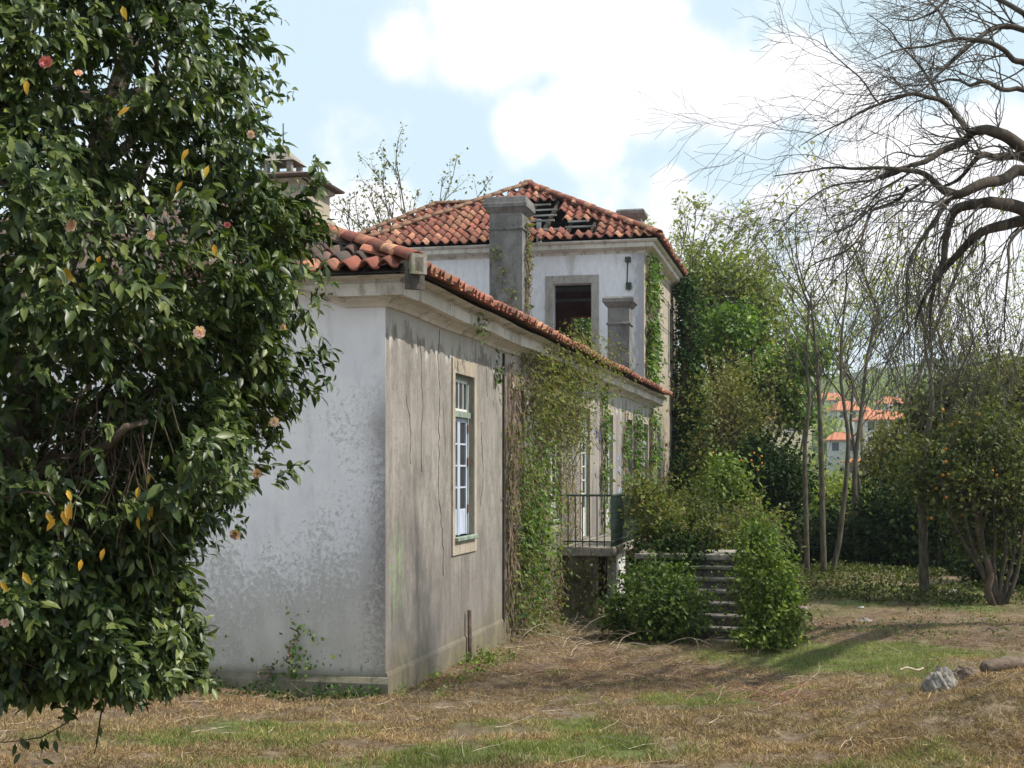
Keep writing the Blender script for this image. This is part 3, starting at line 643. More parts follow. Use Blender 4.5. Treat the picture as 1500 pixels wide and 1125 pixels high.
chimney(22.0, 22.6, .34, .94, 4.6, 7.28, .13, .36)
chimney(30.6, 31.3, 1.15, 1.85, 9.3, 11.35, .13, .36)
# tall lantern chimney on the low roof (behind the camellia)
tu, tv = 10.2, 5.5; mb = MB()
def sq(hw, z): return [(tu-hw, tv-hw, z), (tu+hw, tv-hw, z), (tu+hw, tv+hw, z), (tu-hw, tv+hw, z)]
mb.loft([sq(.72, 6.2), sq(.72, 7.35), sq(.80, 7.38), sq(.80, 7.46), sq(.70, 7.5), sq(.70, 7.95), sq(.78, 8.0), sq(.78, 8.05)])
tur = mb.build('lantern_chimney', M['bandside'], house)
mb = MB(); mb.loft([sq(.92, 8.06), sq(.94, 8.1), sq(.38, 8.26), sq(.34, 8.28)]); mb.build('chimney_roof', M['old_lowbounce'], tur)
mb = MB()
for a, b in ((-1, -1), (1, -1), (1, 1), (-1, 1)): mb.box(tu+a*.24-.05, tu+a*.24+.05, tv+b*.24-.05, tv+b*.24+.05, 8.27, 8.5)
mb.loft([sq(.36, 8.5), sq(.30, 8.56), sq(.10, 8.78), sq(.02, 8.88)]); mb.build('lantern', M['conc'], tur)
mb = MB(); mb.tube([(tu, tv, 8.8), (tu, tv, 9.3)], .012, 4); mb.tube([(tu-.09, tv+.0, 9.05), (tu+.09, tv, 9.15)], .008, 4); mb.tube([(tu, tv-.09, 9.12), (tu, tv+.09, 9.02)], .008, 4); mb.build('weather_vane', M['rail'], tur)

# windows ----------------------------------------------------------------
def window(c, z0, z1, kind):
    """opening in plane y=0, set back .13"""
    a0, a1 = c-.5, c+.5; y0, y1 = .06, .13; tz = z1-.52; door = kind == 'door'
    mb = MB(); f = .055
    mb.box(a0, a0+f, y0, y1, z0, z1); mb.box(a1-f, a1, y0, y1, z0, z1); mb.box(a0+f, a1-f, y0, y1, z1-f, z1); mb.box(a0+f, a1-f, y0-.04, y1, tz-.05, tz+.03)
    root = mb.build('french_door' if door else 'window', M['green'], house)
    if not door:
        mb = MB(); mb.box(a0-.03, a1+.03, -.07, y1, z0-.06, z0, .01); mb.build('sill', M['green'], root)
    # transom bars
    mb = MB()
    for k in range(5):
        x = a0+f+(a1-a0-2*f)*k/4; mb.box(x-.014, x+.014, y0+.01, y0+.05, tz+.03, z1-f)
    mb.box(a0+f, a1-f, y0+.012, y0+.048, tz+.031, tz+.07); mb.box(a0+f, a1-f, y0+.012, y0+.048, z1-f-.04, z1-f-.001); mb.build('transom_light', M['whitep'], root)
    # two leaves with panes and solid bottom panel
    for s in (0, 1):
        x0 = a0+f+.004+s*(a1-a0-2*f)/2; x1 = x0+(a1-a0-2*f)/2-.008; m = M['whitep'] if (door or kind == 'w') else M['blue']
        mb = MB(); st_ = .06; zb = z0+(.62 if door else .36); zt_ = tz-.055
        mb.box(x0, x0+st_, y0+.01, y0+.055, z0+.005, zt_); mb.box(x1-st_, x1, y0+.01, y0+.055, z0+.005, zt_)
        mb.box(x0+st_, x1-st_, y0+.012, y0+.053, zt_-.06, zt_); mb.box(x0+st_, x1-st_, y0+.02, y0+.05, z0+.006, zb, .008)
        nb = 5 if door else 4
        for k in range(1, nb):
            z = zb+(zt_-.06-zb)*k/nb; mb.box(x0+st_, x1-st_, y0+.015, y0+.045, z-.012, z+.012)
        sa = mb.build('casement', m, root)
        for k in range(nb):
            za_ = zb+(zt_-.06-zb)*k/nb+.014; zb_ = zb+(zt_-.06-zb)*(k+1)/nb-.014
            pass
        mb = MB(); mb.box(x0+st_, x1-st_, y0+.026, y0+.032, zb, zt_-.06); mb.build('pane', M['glass'], root)
    mb = MB(); mb.box(a0+f, a1-f, y0+.026, y0+.03, tz+.07, z1-f-.04); mb.build('transom_pane', M['glass'], root)
    if kind != 'door':
        mb = MB()
        for z in (z0+.3, z0+.95, tz-.25): mb.box(a1-f-.03, a1-f+.0, y0-.012, y0-.001, z, z+.12)
        mb.build('hinge', M['rust'], root)
    mb = MB(); b = .13; lo = z0-.24 if not door else z0
    mb.box(a0-b, a0-.001, -.022, -.001, lo, z1+.2, .004); mb.box(a1+.001, a1+b, -.022, -.001, lo, z1+.2, .004); mb.box(a0, a1, -.022, -.001, z1+.001, z1+.2, .004)
    if not door: mb.box(a0, a1, -.022, -.001, lo, z0-.065, .004)
    mb.build('surround', M['bandside'], root)
for i, c in enumerate(wins):
    window(c, *wz(i), 'door' if i in (3, 4) else ('blue' if i in (0, 4, 5) else 'w'))
# dark shutters in tower side openings
for (a0, a1, z0, z1) in sops:
    mb = MB(); mb.box(a0, a0+.06, TV0+.1, TV0+.16, z0, z1); mb.box(a1-.06, a1, TV0+.1, TV0+.16, z0, z1); mb.box(a0+.06, a1-.06, TV0+.1, TV0+.16, z1-.06, z1); mb.build('window_frame', M['darkwood'], house)
mb = MB(); mb.box(25.1, 33.1, 1.6, 1.65, -1, 4.9); mb.build('shade_partition', M['dark'], house)  # tower partition, room shade put into its near-black colour too
# spray paint marks
for (pa, r, mt) in (([(14.05, 3.3), (14.3, 3.42), (14.45, 3.2), (14.6, 3.4), (14.8, 3.1), (15.0, 3.35)], .014, 'purple'), ([(14.2, 3.1), (14.6, 3.0), (14.9, 2.95)], .01, 'purple'), ([(14.2, 2.45), (14.35, 2.35)], .014, 'purple'),
                    ([(17.6, 2.75), (17.75, 2.9), (17.9, 2.6), (17.6, 2.5), (17.9, 2.4)], .02, 'sprayb'), ([(17.6, 1.95), (17.9, 2.1), (17.8, 1.8), (18.0, 1.9)], .02, 'sprayb')):
    mb = MB(); mb.tube([(a, -.0, z) for a, z in pa], r, 4); mb.build('graffiti', M[mt], house)
# cracks and downpipe scar, foot pipe
rc = random.Random(3); rng2 = np.random.default_rng(5)
for (a, z, n, st_, r_) in ((1.3, 4.1, 14, .12, .004), (2.15, 4.3, 30, .11, .004), (.75, 3.4, 9, .1, .003), (4.3, 3.2, 14, .1, .004), (4.6, 4.2, 7, .1, .003), (2.3, 3.4, 8, .1, .002)):
    pts = [(a, -.002, z)]
    for k in range(n):
        a += rc.gauss(.01, .03); z -= st_*(.5+.8*rc.random())
        if z > .4: pts.append((a, -.002, z))
    mb = MB(); mb.tube(pts, r_*(.5+rng2.random(len(pts))), 3); mb.build('wall_crack', M['darkwood'], house)
mb = MB(); mb.tube([(5.62, -.02, z) for z in np.linspace(4.3, .2, 12)], .018, 6); mb.build('drainpipe', M['darkwood'], house)
mb = MB(); mb.tube([(3.42, -.06, .6), (3.41, -.07, .1), (3.42, -.06, -.4)], .03, 7); mb.build('foot_pipe', M['mould'], house)
# iron bracket on the tower front
mb = MB(); mb.tube([(24.45, .72, 8.66), (24.38, .72, 8.6), (24.38, .74, 8.0), (24.45, .74, 7.92)], .022, 5); mb.box(24.34, 24.49, .64, .8, 8.6, 8.74); mb.box(24.4, 24.49, .62, .78, 7.8, 8.0)
mb.build('cable_bracket', M['rail'], house)

# balcony ----------------------------------------------------------------
mb = MB(); mb.box(10.0, 17.4, -1.05, -.06, .93, 1.1, .015); bal = mb.build('balcony_slab', M['conc'], house)
mb = MB(); mb.box(10.15, 10.4, -.70, -.055, -1.2, .928); mb.build('slab_support', M['conc'], bal)
mb = MB(); mb.box(11.15, 12.3, -.93, -.75, -1.2, .928); mb.build('slab_support', M['whitep'], bal)
mb = MB(); mb.box(13.6, 17.2, -.93, -.75, -1.2, .928); mb.build('slab_support', M['conc'], bal)
mb = MB(); mb.tube([(10.04, -.06, 2.05), (10.04, -1.0, 2.05), (17.3, -1.0, 2.05)], .022, 5); mb.tube([(10.04, -.06, 1.2), (10.04, -1.0, 1.2), (17.3, -1.0, 1.2)], .014, 4); rail = mb.build('railing', M['rail'], house)
meb = MB(); meb.tube([(0, 0, 1.1), (0, 0, 2.05)], .011, 5); mbal = meb.mesh('baluster'); mbal.materials.append(M['rail'])
for y in np.arange(-.06, -1.0, -.135): link('baluster', mbal, rail, loc=(10.04, y, 0))
for x in np.arange(10.04, 17.3, .125): link('baluster', mbal, rail, loc=(x, -1.0, 0))

# ------------------------------------------------------------------ garden stair
stair = thing('garden_stair', 'mossy stone steps climbing to the raised landing between two green bushes', 'steps', (OX, OY, 0), HR)
su, sv0, sv1 = 6.5, -4.05, -2.55
for k in range(7):
    z = -.12+k*.172; mb = MB(); u_ = su+k*.28
    mb.box(u_-.03, u_+.34, sv0, sv1, z-.055, z, .012); mb.build('tread', M['step'], stair)
    mb = MB(); mb.box(u_+.02, u_+.30, sv0+.03, sv1-.03, z-.9, z-.056); mb.build('riser', M['darkstone'], stair)
mb = MB(); mb.box(su+7*.28-.04, su+3.3, sv0+.1, sv1+.9, 1.0, 1.1, .015); mb.build('landing_slab', M['conc'], stair)
mb = MB(); mb.box(su+7*.28+.05, su+3.2, sv0+.2, sv1+.8, -.8, .998); mb.build('landing_base', M['darkstone'], stair)
# ------------------------------------------------------------------ plants: generators
def wander(p, d, ln, n, wig, pull=(0, 0, 0)):
    P = [np.array(p, float)]; d = unit(np.array(d, float)); pull = np.array(pull, float); s = ln/n
    for i in range(n):
        d = unit(d+rng.normal(size=3)*wig+pull); P.append(P[-1]+d*s)
    return np.array(P), d
def branch(mb, p, d, ln, r, lvl, spec, tips):
    """spec[lvl] = (children, len ratio, spread, wiggle, pull(z), segs)"""
    ch, lr, sp, wig, pz, seg = spec[lvl]
    P, dd = wander(p, d, ln, seg, wig, (0, 0, pz))
    mb.tube(P, np.linspace(r, r*.45, len(P)), 6 if r > .05 else (4 if r > .012 else 3), cap=False)
    if lvl+1 >= len(spec): tips.append((P, dd)); return
    for k in range(ch):
        t = .25+.75*(k+rng.random()*.6)/ch; i = min(len(P)-2, int(t*(len(P)-1))); q = P[i]+(P[i+1]-P[i])*rng.random()
        td = unit(P[i+1]-P[i]); side = unit(np.cross(td, rng.normal(size=3))); nd_ = unit(td*math.cos(sp)+side*math.sin(sp))
        branch(mb, q, nd_, ln*lr*(.7+.5*rng.random())*(1.15-.5*t), r*(.62-.2*t), lvl+1, spec, tips)
def clumps(ells, ncl, per, spread, shell=.55):
    """leaf clump positions inside ellipsoids [(cx,cy,cz,rx,ry,rz)]"""
    E_ = np.array(ells, float); vol = E_[:, 3]*E_[:, 4]*E_[:, 5]; vol = vol**.8; pk = rng.choice(len(E_), ncl, p=vol/vol.sum())
    d = unit(rnd(ncl)); rad = (shell+(1-shell)*rng.random(ncl))*(1+.12*rng.normal(size=ncl))
    C = E_[pk, :3]+d*rad[:, None]*E_[pk, 3:]
    P = np.repeat(C, per, 0)+rnd(ncl*per)*spread*np.repeat(.5+rng.random(ncl), per)[:, None]
    out = np.repeat(d, per, 0)
    return P, out
def foliage(mb, P, out, size, droop=.2, tpl=LEAF2):
    n = len(P); D = unit(rnd(n)*.8+out*.5+np.array((0, 0, -droop))); Nn = unit(rnd(n)*.55+out*.5+np.array((0, 0, .7)))
    leaves(mb, P, D, Nn, size*(.4+1.1*rng.random(n)), tpl)
def tree(name, label, cat, base, trunk_top, r, ells, ncl, per, spread, size, lm, bm='bark', nlimb=7, group=None, shell=.5, twigs=True, droop=.2):
    base = np.array(base, float); b0 = base.copy(); T = thing(name, label, cat, tuple(base), 0, group); mb = MB(); E_ = np.array(ells, float)
    tt_ = np.array(trunk_top, float); n = 8
    P = np.array([base+(tt_-base)*k/n+rng.normal(size=3)*np.array((1, 1, 0))*.02*np.linalg.norm(tt_-base)*(0 < k < n) for k in range(n+1)])
    P[0][2] -= .3; mb.tube(P-b0, np.linspace(r, r*.55, n+1), 8)
    for k in range(nlimb):
        e = E_[rng.integers(len(E_))]; tgt = e[:3]+unit(rng.normal(size=3))*e[3:]*.75; s = P[rng.integers(n//2, n+1)]
        ln = np.linalg.norm(tgt-s); Q, dd = wander(s, (tgt-s)+np.array((0, 0, .3*ln)), ln, 6, .12, (0, 0, -.05)); Q = Q+(tgt-Q[-1])[None]*np.linspace(0, 1, 7)[:, None]
        mb.tube(Q-b0, np.linspace(r*.45, r*.08, 7), 5, cap=False)
        if twigs:
            for _ in range(5):
                i = rng.integers(2, 6); q, _d = wander(Q[i], rng.normal(size=3), ln*.35, 4, .2); mb.tube(q-b0, np.linspace(r*.12, r*.03, 5), 3, cap=False)
    mb.build('trunk', M[bm], T, True)
    Pl, out = clumps(ells, ncl, per, spread, shell); mb = MB(); foliage(mb, Pl-b0, out, size, droop); mb.build('crown', M[lm], T)
    return T

# ---- camellia, close on the left
CX, CY = -3.0, 8.0
oy_ = [-300, -150, -60, 0, 60, 130, 200, 235, 262, 285, 310, 340, 400, 460, 520, 600, 690, 720, 745, 775, 850, 950, 1000, 1030, 1052]
ox_ = [250, 340, 370, 382, 392, 388, 390, 385, 388, 412, 435, 450, 455, 448, 430, 418, 412, 392, 355, 315, 292, 282, 270, 240, 190]
cz_ = np.array([CAMZ+(HOR-y)/F*CY for y in oy_])[::-1]; cr2 = np.array([(x-750)/F*CY-CX for x in ox_])[::-1]
def crad(z): return np.interp(z, cz_, cr2)
cam_t = thing('camellia_tree', 'large glossy leaved camellia with pink blooms filling the left foreground', 'tree', (CX, CY, float(gz(CX, CY))))
cb = np.array((CX, CY, float(gz(CX, CY))))
def sprigs(n, phi0, phi1, zlo, zhi, depth):
    z = zlo+(zhi-zlo)*rng.random(n); ph = phi0+(phi1-phi0)*rng.random(n); lump = .11*np.sin(ph*5+z*2.1)+.09*np.sin(z*6.3+ph*3)+.06*np.sin(ph*11-z*9)
    cl = fbm(ph*1.6, z, 2.3, 51, 3)-.5; R = crad(z)*(1+lump*np.where(np.cos(ph) > .8, .2, 1))+cl*.80-.03-np.abs(rng.normal(size=n))*depth
    P = np.stack([CX+R*np.cos(ph), CY+R*np.sin(ph), z], -1)
    # dark hollow in the crown facing the viewer
    hx, hz = -2.15, 2.78; dd = ((P[:, 0]-hx)/.50)**2+((P[:, 2]-hz)/.44)**2
    low = P[:, 2] < 1.36-(P[:, 1]-6.7)*.15+.14*(fbm(P[:, 0], P[:, 1], 2.0, 9)-.5)
    keep = ~low & ~((dd < 1) & (P[:, 1] < 7.5) & (rng.random(n) < .95)) & (R > .2)
    gap = fbm(P[:, 0]*1.0+P[:, 1]*.6, P[:, 2]*1.25, 2.4, 4, 3); keep &= ~((gap < .455) & (rng.random(n) < .86) & (depth < .5))
    return P[keep], np.stack([np.cos(ph), np.sin(ph), 0*ph], -1)[keep]
Ps, Os = [], []
for args in ((10500, -math.pi*.75, math.pi*.14, 1.0, 5.7, .20), (700, -math.pi*.9, .3, 5.7, 8.2, .3), (2600, math.pi*.14, math.pi*1.0, 1.0, 6.5, .45), (3600, -math.pi*.8, .2, 1.0, 5.8, .65), (1500, math.pi*.05, math.pi*.95, 2.0, 3.7, .6)):
    a, b = sprigs(*args); Ps.append(a); Os.append(b)
# shoots that stand out of the outline by the roof
for (px, py, n) in ((462, 250, 5), (455, 275, 5), (470, 262, 3), (448, 300, 5), (462, 330, 3), (470, 400, 3), (468, 440, 3), (452, 470, 3), (415, 130, 2), (412, 215, 3), (420, 690, 3), (350, 770, 2), (330, 610, 2), (290, 985, 3), (140, 1012, 5), (60, 1005, 6), (20, 1008, 6), (190, 1005, 6), (240, 992, 6), (100, 1010, 6), (220, 985, 5)):
    Y_ = (7.9 if py < 990 else 7.4)+rng.random(n)*.3; pp = np.array([W(px+rng.normal()*7, py+rng.normal()*9, y) for y in Y_]); Ps.append(pp); Os.append(np.tile((.8, -.5, .1), (n, 1)))
Ps = np.concatenate(Ps); Os = np.concatenate(Os); ns = len(Ps); K = 8
P = np.repeat(Ps, K, 0); O = np.repeat(Os, K, 0); n = len(P)
ax = unit(Os*.75+rnd(ns)*.45+np.array((0, 0, -.15))); axr = np.repeat(ax, K, 0); tpos = np.tile(np.arange(K)/K, ns)*.16
P = P-axr*.1+axr*tpos[:, None]+rnd(n)*.008
rad_ = unit(np.cross(axr, rnd(n))); D = unit(axr*.55+rad_*.75+O*.2+np.array((0, 0, -.55))+rnd(n)*.15)
Nn = unit(O*.55+np.array((0, 0, .75))+rnd(n)*.35-D*0); sz = .087*(.5+.75*rng.random(n))*np.repeat(.75+.4*rng.random(ns), K)
# the 300 nearest in view stand as single leaves
pxs = 750+F*P[:, 0]/P[:, 1]; pys = HOR-F*(P[:, 2]-CAMZ)/P[:, 1]; inv = (pxs > 5) & (pxs < 500) & (pys > 5) & (pys < 1100)
score = np.where(inv, P[:, 1]-sz*12, 99.); idx = np.argsort(score)[:300]; rest = np.ones(n, bool); rest[idx] = False
mb = MB(); leaves(mb, P[rest]-cb, D[rest], Nn[rest], sz[rest], LEAF8); mb.build('foliage', M['cam'], cam_t, True, kind='stuff')
mbl = MB(); mbl.add(LEAF8[0], (), LEAF8[1]); ml = mbl.mesh('leaf', True); ml.materials.append(M['cam'])
X_, Y_, Z_ = frames(D[idx], Nn[idx])
for k, i in enumerate(idx):
    o = link('leaf', ml, cam_t); s = sz[i]; o.matrix_local = fr(P[i]-cb, X_[k]*s, Y_[k]*s, Z_[k]*s)
# inner limbs, twigs
mb = MB(); tips = []
tr, _ = wander((CX-.62, CY+.2, cb[2]-.3), (.14, 0, 1), 5.5, 12, .05); mb.tube(tr-cb, np.linspace(.17, .06, 13), 9)
for k in range(26):
    i = 3+k % 9; a = rng.random()*2*math.pi; branch(mb, tr[i]-cb, (math.cos(a), math.sin(a), .35), 1.25, .045, 0, [(5, .6, .7, .12, .02, 6), (3, .6, .7, .15, -.03, 5), (0, 0, 0, .15, 0, 4)], tips)
for a_ in mb.v:
    zz = a_[:, 2]+cb[2]; rr_ = np.hypot(a_[:, 0], a_[:, 1]); lim = np.maximum(crad(zz)*.80, .12); f_ = np.minimum(1, lim/(rr_+1e-6)); a_[:, 0] *= f_; a_[:, 1] *= f_
mb.tube(np.array([W(75, 675, 7.9), W(125, 668, 7.5), W(160, 650, 7.2), W(185, 625, 7.1), W(215, 618, 7.2)])-cb, [.035, .03, .027, .022, .015], 7)
for k in range(34):
    q, _ = wander(W(190+rng.normal()*45, 625+rng.normal()*25, 7.25), (rng.normal()*.3, 0, -1), .45+.3*rng.random(), 6, .16); mb.tube(q-cb, np.linspace(.006, .002, 7), 3, cap=False)
mb.tube(np.array([W(165, 485, 7.1), W(190, 500, 7.05), W(215, 520, 7.0)])-cb, .005, 4); mb.tube(np.array([W(300, 620, 7.3), W(318, 635, 7.3), W(335, 652, 7.3)])-cb, .005, 4)
mb.tube(np.array([W(-10, 733, 6.8), W(40, 720, 6.8), W(70, 724, 6.8), W(80, 740, 6.8)])-cb, .006, 4)
# long hanging sprays near the ground
for a in ([(118, 1010), (112, 1045), (96, 1060), (60, 1080), (30, 1085), (0, 1088)], [(168, 1000), (160, 1020), (148, 1045), (142, 1090), (138, 1105)]):
    mb.tube(np.array([W(x, y, 7.7) for x, y in a])-cb, np.linspace(.007, .003, len(a)), 4)
mb.build('trunk', M['bark'], cam_t, True)
mb = MB(); LP = np.array([W(x+rng.normal()*3, y+rng.normal()*5, 7.7) for x, y in ((90, 1062), (84, 1070), (70, 1078), (60, 1085), (62, 1092), (96, 1055), (40, 1088), (30, 1100), (20, 1090), (82, 1080), (142, 1085), (30, 1085), (145, 1060), (58, 1105))])
leaves(mb, LP-cb, unit(rnd(len(LP))*.4+np.array((0, 0, -1))), unit(rnd(len(LP))+np.array((0, -.5, .3))), .075, LEAF8); mb.build('hanging_spray', M['cam'], cam_t, True, kind='stuff')
# yellowed leaves
for (px, py, k, Y0) in ((92, 395, 3, 6.45), (100, 402, 3, 6.45), (98, 730, 3, 6.6), (80, 752, 2, 6.6), (93, 745, 2, 6.6), (305, 665, 1, 6.9), (205, 745, 2, 7.0), (210, 690, 2, 7.2), (222, 738, 1, 7), (300, 245, 1, 6.6), (270, 258, 1, 6.6), (205, 155, 1, 6.4), (293, 210, 1, 6.6), (162, 790, 1, 6.8), (0, 845, 1, 6.7), (30, 845, 1, 6.7), (140, 370, 1, 6.5), (325, 340, 1, 6.8), (120, 810, 1, 6.8), (45, 125, 1, 6.4), (175, 8, 1, 6.6)):
    for q in range(k):
        o = link('yellow_leaf', None, cam_t) if False else None
        d = unit(np.array((rng.normal()*.5, -.25, -1))); nn_ = unit(np.array((rng.normal()*.3, -1, .5))); X1, Y1, Z1 = frames(d[None], nn_[None]); s = .058+.025*rng.random()
        if not ('yl' in globals()): a_ = MB(); a_.add(LEAF8[0], (), LEAF8[1]); yl = a_.mesh('yellow_leaf', True); yl.materials.append(M['yellow'])
        o = link('yellow_leaf', yl, cam_t, label='yellowed camellia leaf'); o.matrix_local = fr(W(px+rng.normal()*6, py+rng.normal()*8, Y0)-cb, X1[0]*s, Y1[0]*s, Z1[0]*s)
# blooms: layered petals
def bloom(px, py, Y0, r, m):
    r = r*.85; mb = MB(); c = W(px, py, Y0)-cb; tl_ = rng.normal(size=3)*.35
    for ring, (n_, rr, tilt) in enumerate(((7, 1.0, .25), (6, .72, .6), (5, .45, 1.0))):
        for k in range(n_):
            a = 2*math.pi*(k+ring*.5)/n_; d = unit(np.array((math.cos(a)*math.cos(tilt), -math.sin(tilt), math.sin(a)*math.cos(tilt))))
            V = np.array([(0, 0, 0), (.5, .38, .05), (.95, .3, .12), (1.03, 0, .08), (.95, -.3, .12), (.5, -.38, .05)]); T_ = np.array([(0, 2, 1), (0, 3, 2), (0, 4, 3), (0, 5, 4)])
            leaves(mb, c[None], (d+tl_*.0+np.cross(tl_, d))[None], np.array([[0, -1, .01]])+tl_[None]*.3+rnd(1)*.25, r*rr, (V, T_))
    mb.build('flower', m, cam_t, True)
for (px, py, Y0, r, m) in ((105, 331, 6.35, .042, 'pink'), (68, 92, 6.3, .04, 'rose'), (222, 345, 6.5, .03, 'pink'), (293, 487, 6.6, .04, 'pink'), (368, 197, 7.0, .028, 'pink'), (333, 330, 6.8, .022, 'rose'), (377, 694, 7.25, .034, 'faded'), (345, 782, 7.4, .04, 'faded'), (7, 912, 6.8, .03, 'pink'), (402, 618, 7.5, .036, 'pink'), (115, 108, 6.4, .026, 'pink'), (415, 480, 7.5, .026, 'pink')):
    bloom(px, py, Y0, r, M[m])

# ---- big bare tree on the right, trunk just outside the frame
BT = 15.0
bt = thing('bare_spreading_tree', 'big leafless tree whose crooked boughs and weeping twigs reach in from the right', 'tree', (11.0, 24.0, float(gz(11, 24))))
bb = np.array(bt.location); mb = MB(); tw = MB(); limbs = []
tr = np.array([(11.0, 24, bb[2]-.3), (10.95, 24, 1.5), (10.8, 23.7, 3.0), (10.6, 23.3, 4.2), (10.4, 22.8, 5.4), (10.2, 22.3, 6.6), (10.0, 21.9, 8), (9.9, 21.6, 9.5)])
mb.tube(tr-bb, [.42, .34, .3, .27, .22, .18, .13, .08], 12)
LB = [([(1620, 300), (1560, 250), (1500, 222), (1471, 196), (1444, 189), (1427, 191), (1413, 207), (1378, 222), (1356, 236), (1325, 246), (1290, 262)], .085, .018, 0),
      ([(1600, 290), (1500, 229), (1462, 231), (1440, 224), (1427, 236), (1400, 267), (1372, 276)], .06, .014, .5),
      ([(1620, 320), (1500, 244), (1471, 264), (1436, 269), (1400, 289), (1391, 284), (1369, 267), (1347, 251), (1311, 249), (1267, 244), (1209, 244), (1133, 258)], .075, .006, -.3),
      ([(1640, 380), (1560, 330), (1500, 307), (1471, 296), (1444, 296), (1404, 304), (1387, 329), (1382, 382), (1369, 404), (1364, 444), (1362, 500)], .10, .008, 0),
      ([(1620, 400), (1560, 340), (1500, 320), (1471, 331), (1436, 340), (1409, 364), (1382, 396), (1373, 407), (1350, 440), (1340, 480)], .085, .012, .3),
      ([(1418, 191), (1400, 169), (1378, 147), (1351, 138), (1333, 136), (1289, 153), (1249, 169), (1209, 191), (1173, 213)], .035, .005, 0),
      ([(1329, 276), (1316, 293), (1276, 307), (1267, 338), (1240, 369), (1187, 387), (1160, 427)], .022, .004, -.4),
      ([(1391, 289), (1364, 329), (1338, 369), (1329, 400), (1327, 444), (1335, 520)], .03, .005, .2),
      ([(1600, 100), (1500, 40), (1462, 36), (1436, 53), (1400, 84), (1373, 111), (1351, 133), (1320, 140)], .04, .006, .4),
      ([(1600, 160), (1500, 93), (1484, 89), (1471, 71), (1436, 56), (1400, 58), (1356, 67), (1311, 73), (1270, 90)], .04, .005, -.5),
      ([(1600, 200), (1500, 129), (1467, 133), (1444, 118), (1422, 127), (1409, 118), (1382, 118), (1340, 128), (1300, 120)], .035, .005, .7),
      ([(1500, 20), (1450, -10), (1400, -15), (1382, 5), (1364, 20), (1333, 33), (1305, 27)], .03, .005, .2),
      ([(1560, 300), (1500, 330), (1476, 355), (1478, 400), (1471, 450), (1474, 500)], .025, .006, -.5),
      ([(1360, 260), (1331, 280), (1290, 290), (1250, 330), (1210, 345), (1180, 375)], .018, .004, .6),
      ([(1311, 249), (1270, 268), (1220, 270), (1185, 290), (1150, 325), (1130, 320)], .016, .004, -.1),
      ([(1400, 58), (1380, 20), (1350, -10)], .02, .006, 0), ([(1378, 147), (1350, 100), (1320, 70), (1300, 40), (1270, 20)], .018, .004, .4),
      ([(1289, 153), (1260, 110), (1220, 80), (1205, 50)], .012, .003, .2)]
for (pts, r0_, r1_, dy) in LB:
    Pq = np.array([W(x, y, BT+dy+.25*math.sin(i*1.3)) for i, (x, y) in enumerate(pts)])
    # resample smooth
    t = np.arange(len(Pq)); tt2 = np.linspace(0, len(Pq)-1, (len(Pq)-1)*3+1); Q = np.stack([np.interp(tt2, t, Pq[:, k]) for k in range(3)], -1); Q[1:-1] += rng.normal(size=(len(Q)-2, 3))*.012
    Q[1:-1] = (Q[:-2]+Q[1:-1]*2+Q[2:])/4
    mb.tube(Q-bb, np.interp(tt2, [0, len(Pq)-1], [r0_, r1_]), 8 if r0_ > .05 else 6, cap=False); limbs.append((Q, r0_, r1_))
for zt_, tgt in ((3.6, 0), (3.9, 3), (4.3, 4), (5.4, 2), (5.2, 1), (6.4, 8), (6.0, 9), (5.8, 10), (7, 11), (4.6, 12)):
    s = np.array([np.interp(zt_, tr[:, 2], tr[:, k]) for k in range(3)]); e = limbs[tgt][0][0]; mid = (s+e)/2+np.array((0, 0, .25)); mb.tube(np.array([s, mid, e])-bb, [limbs[tgt][1]*1.25, limbs[tgt][1]*1.1, limbs[tgt][1]], 8)
ntw = 0
def twig(p, d, ln, r, lvl, pull):
    global ntw
    seg = max(5, int(ln/.075)); P, dd = wander(p, d, ln, seg, .17, pull); tw.tube(P-bb, np.linspace(r, max(r*.3, .0022), len(P)), 4 if r > .008 else 3, cap=False); ntw += 1
    if lvl <= 0: return
    m_ = int(ln/(.17 if lvl > 1 else .19))
    for k in range(m_):
        i = rng.integers(1, len(P)-1); td = unit(P[i+1]-P[i]); side = unit(np.cross(td, np.array((0, 1, 0))+rng.normal(size=3)*.6)); sg = 1 if rng.random() < .5 else -1
        twig(P[i], unit(td+sg*side*(.7+.3*rng.random())), ln*(.38+.25*rng.random()), r*.55, lvl-1, (pull[0]*1.0, 0, pull[2]*1.0+.01*rng.normal()))
for (Q, r0_, r1_) in limbs:
    L_ = np.linalg.norm(np.diff(Q, axis=0), axis=1).sum(); nside = int(L_/.30)
    for k in range(nside):
        i = rng.integers(2, len(Q)-1); p = Q[i]; x, y = proj(p)
        if x > 1530 or (y > 370 and rng.random() < .45): continue
        rr = r0_+(r1_-r0_)*i/len(Q); up = y < 230 and rng.random() < .55
        d = np.array((-.8-.3*rng.random(), rng.normal()*.5, (.6 if up else -.25)+rng.normal()*.45)); pull = (-.04, 0, -.055 if not up else -.015)
        if y > 330: d = np.array((rng.normal()*.6-.25, rng.normal()*.4, -.8)); pull = (-.005, 0, -.10)
        twig(p, d, .55+.9*rng.random(), min(.014, max(.006, rr*.4)), 2, pull)
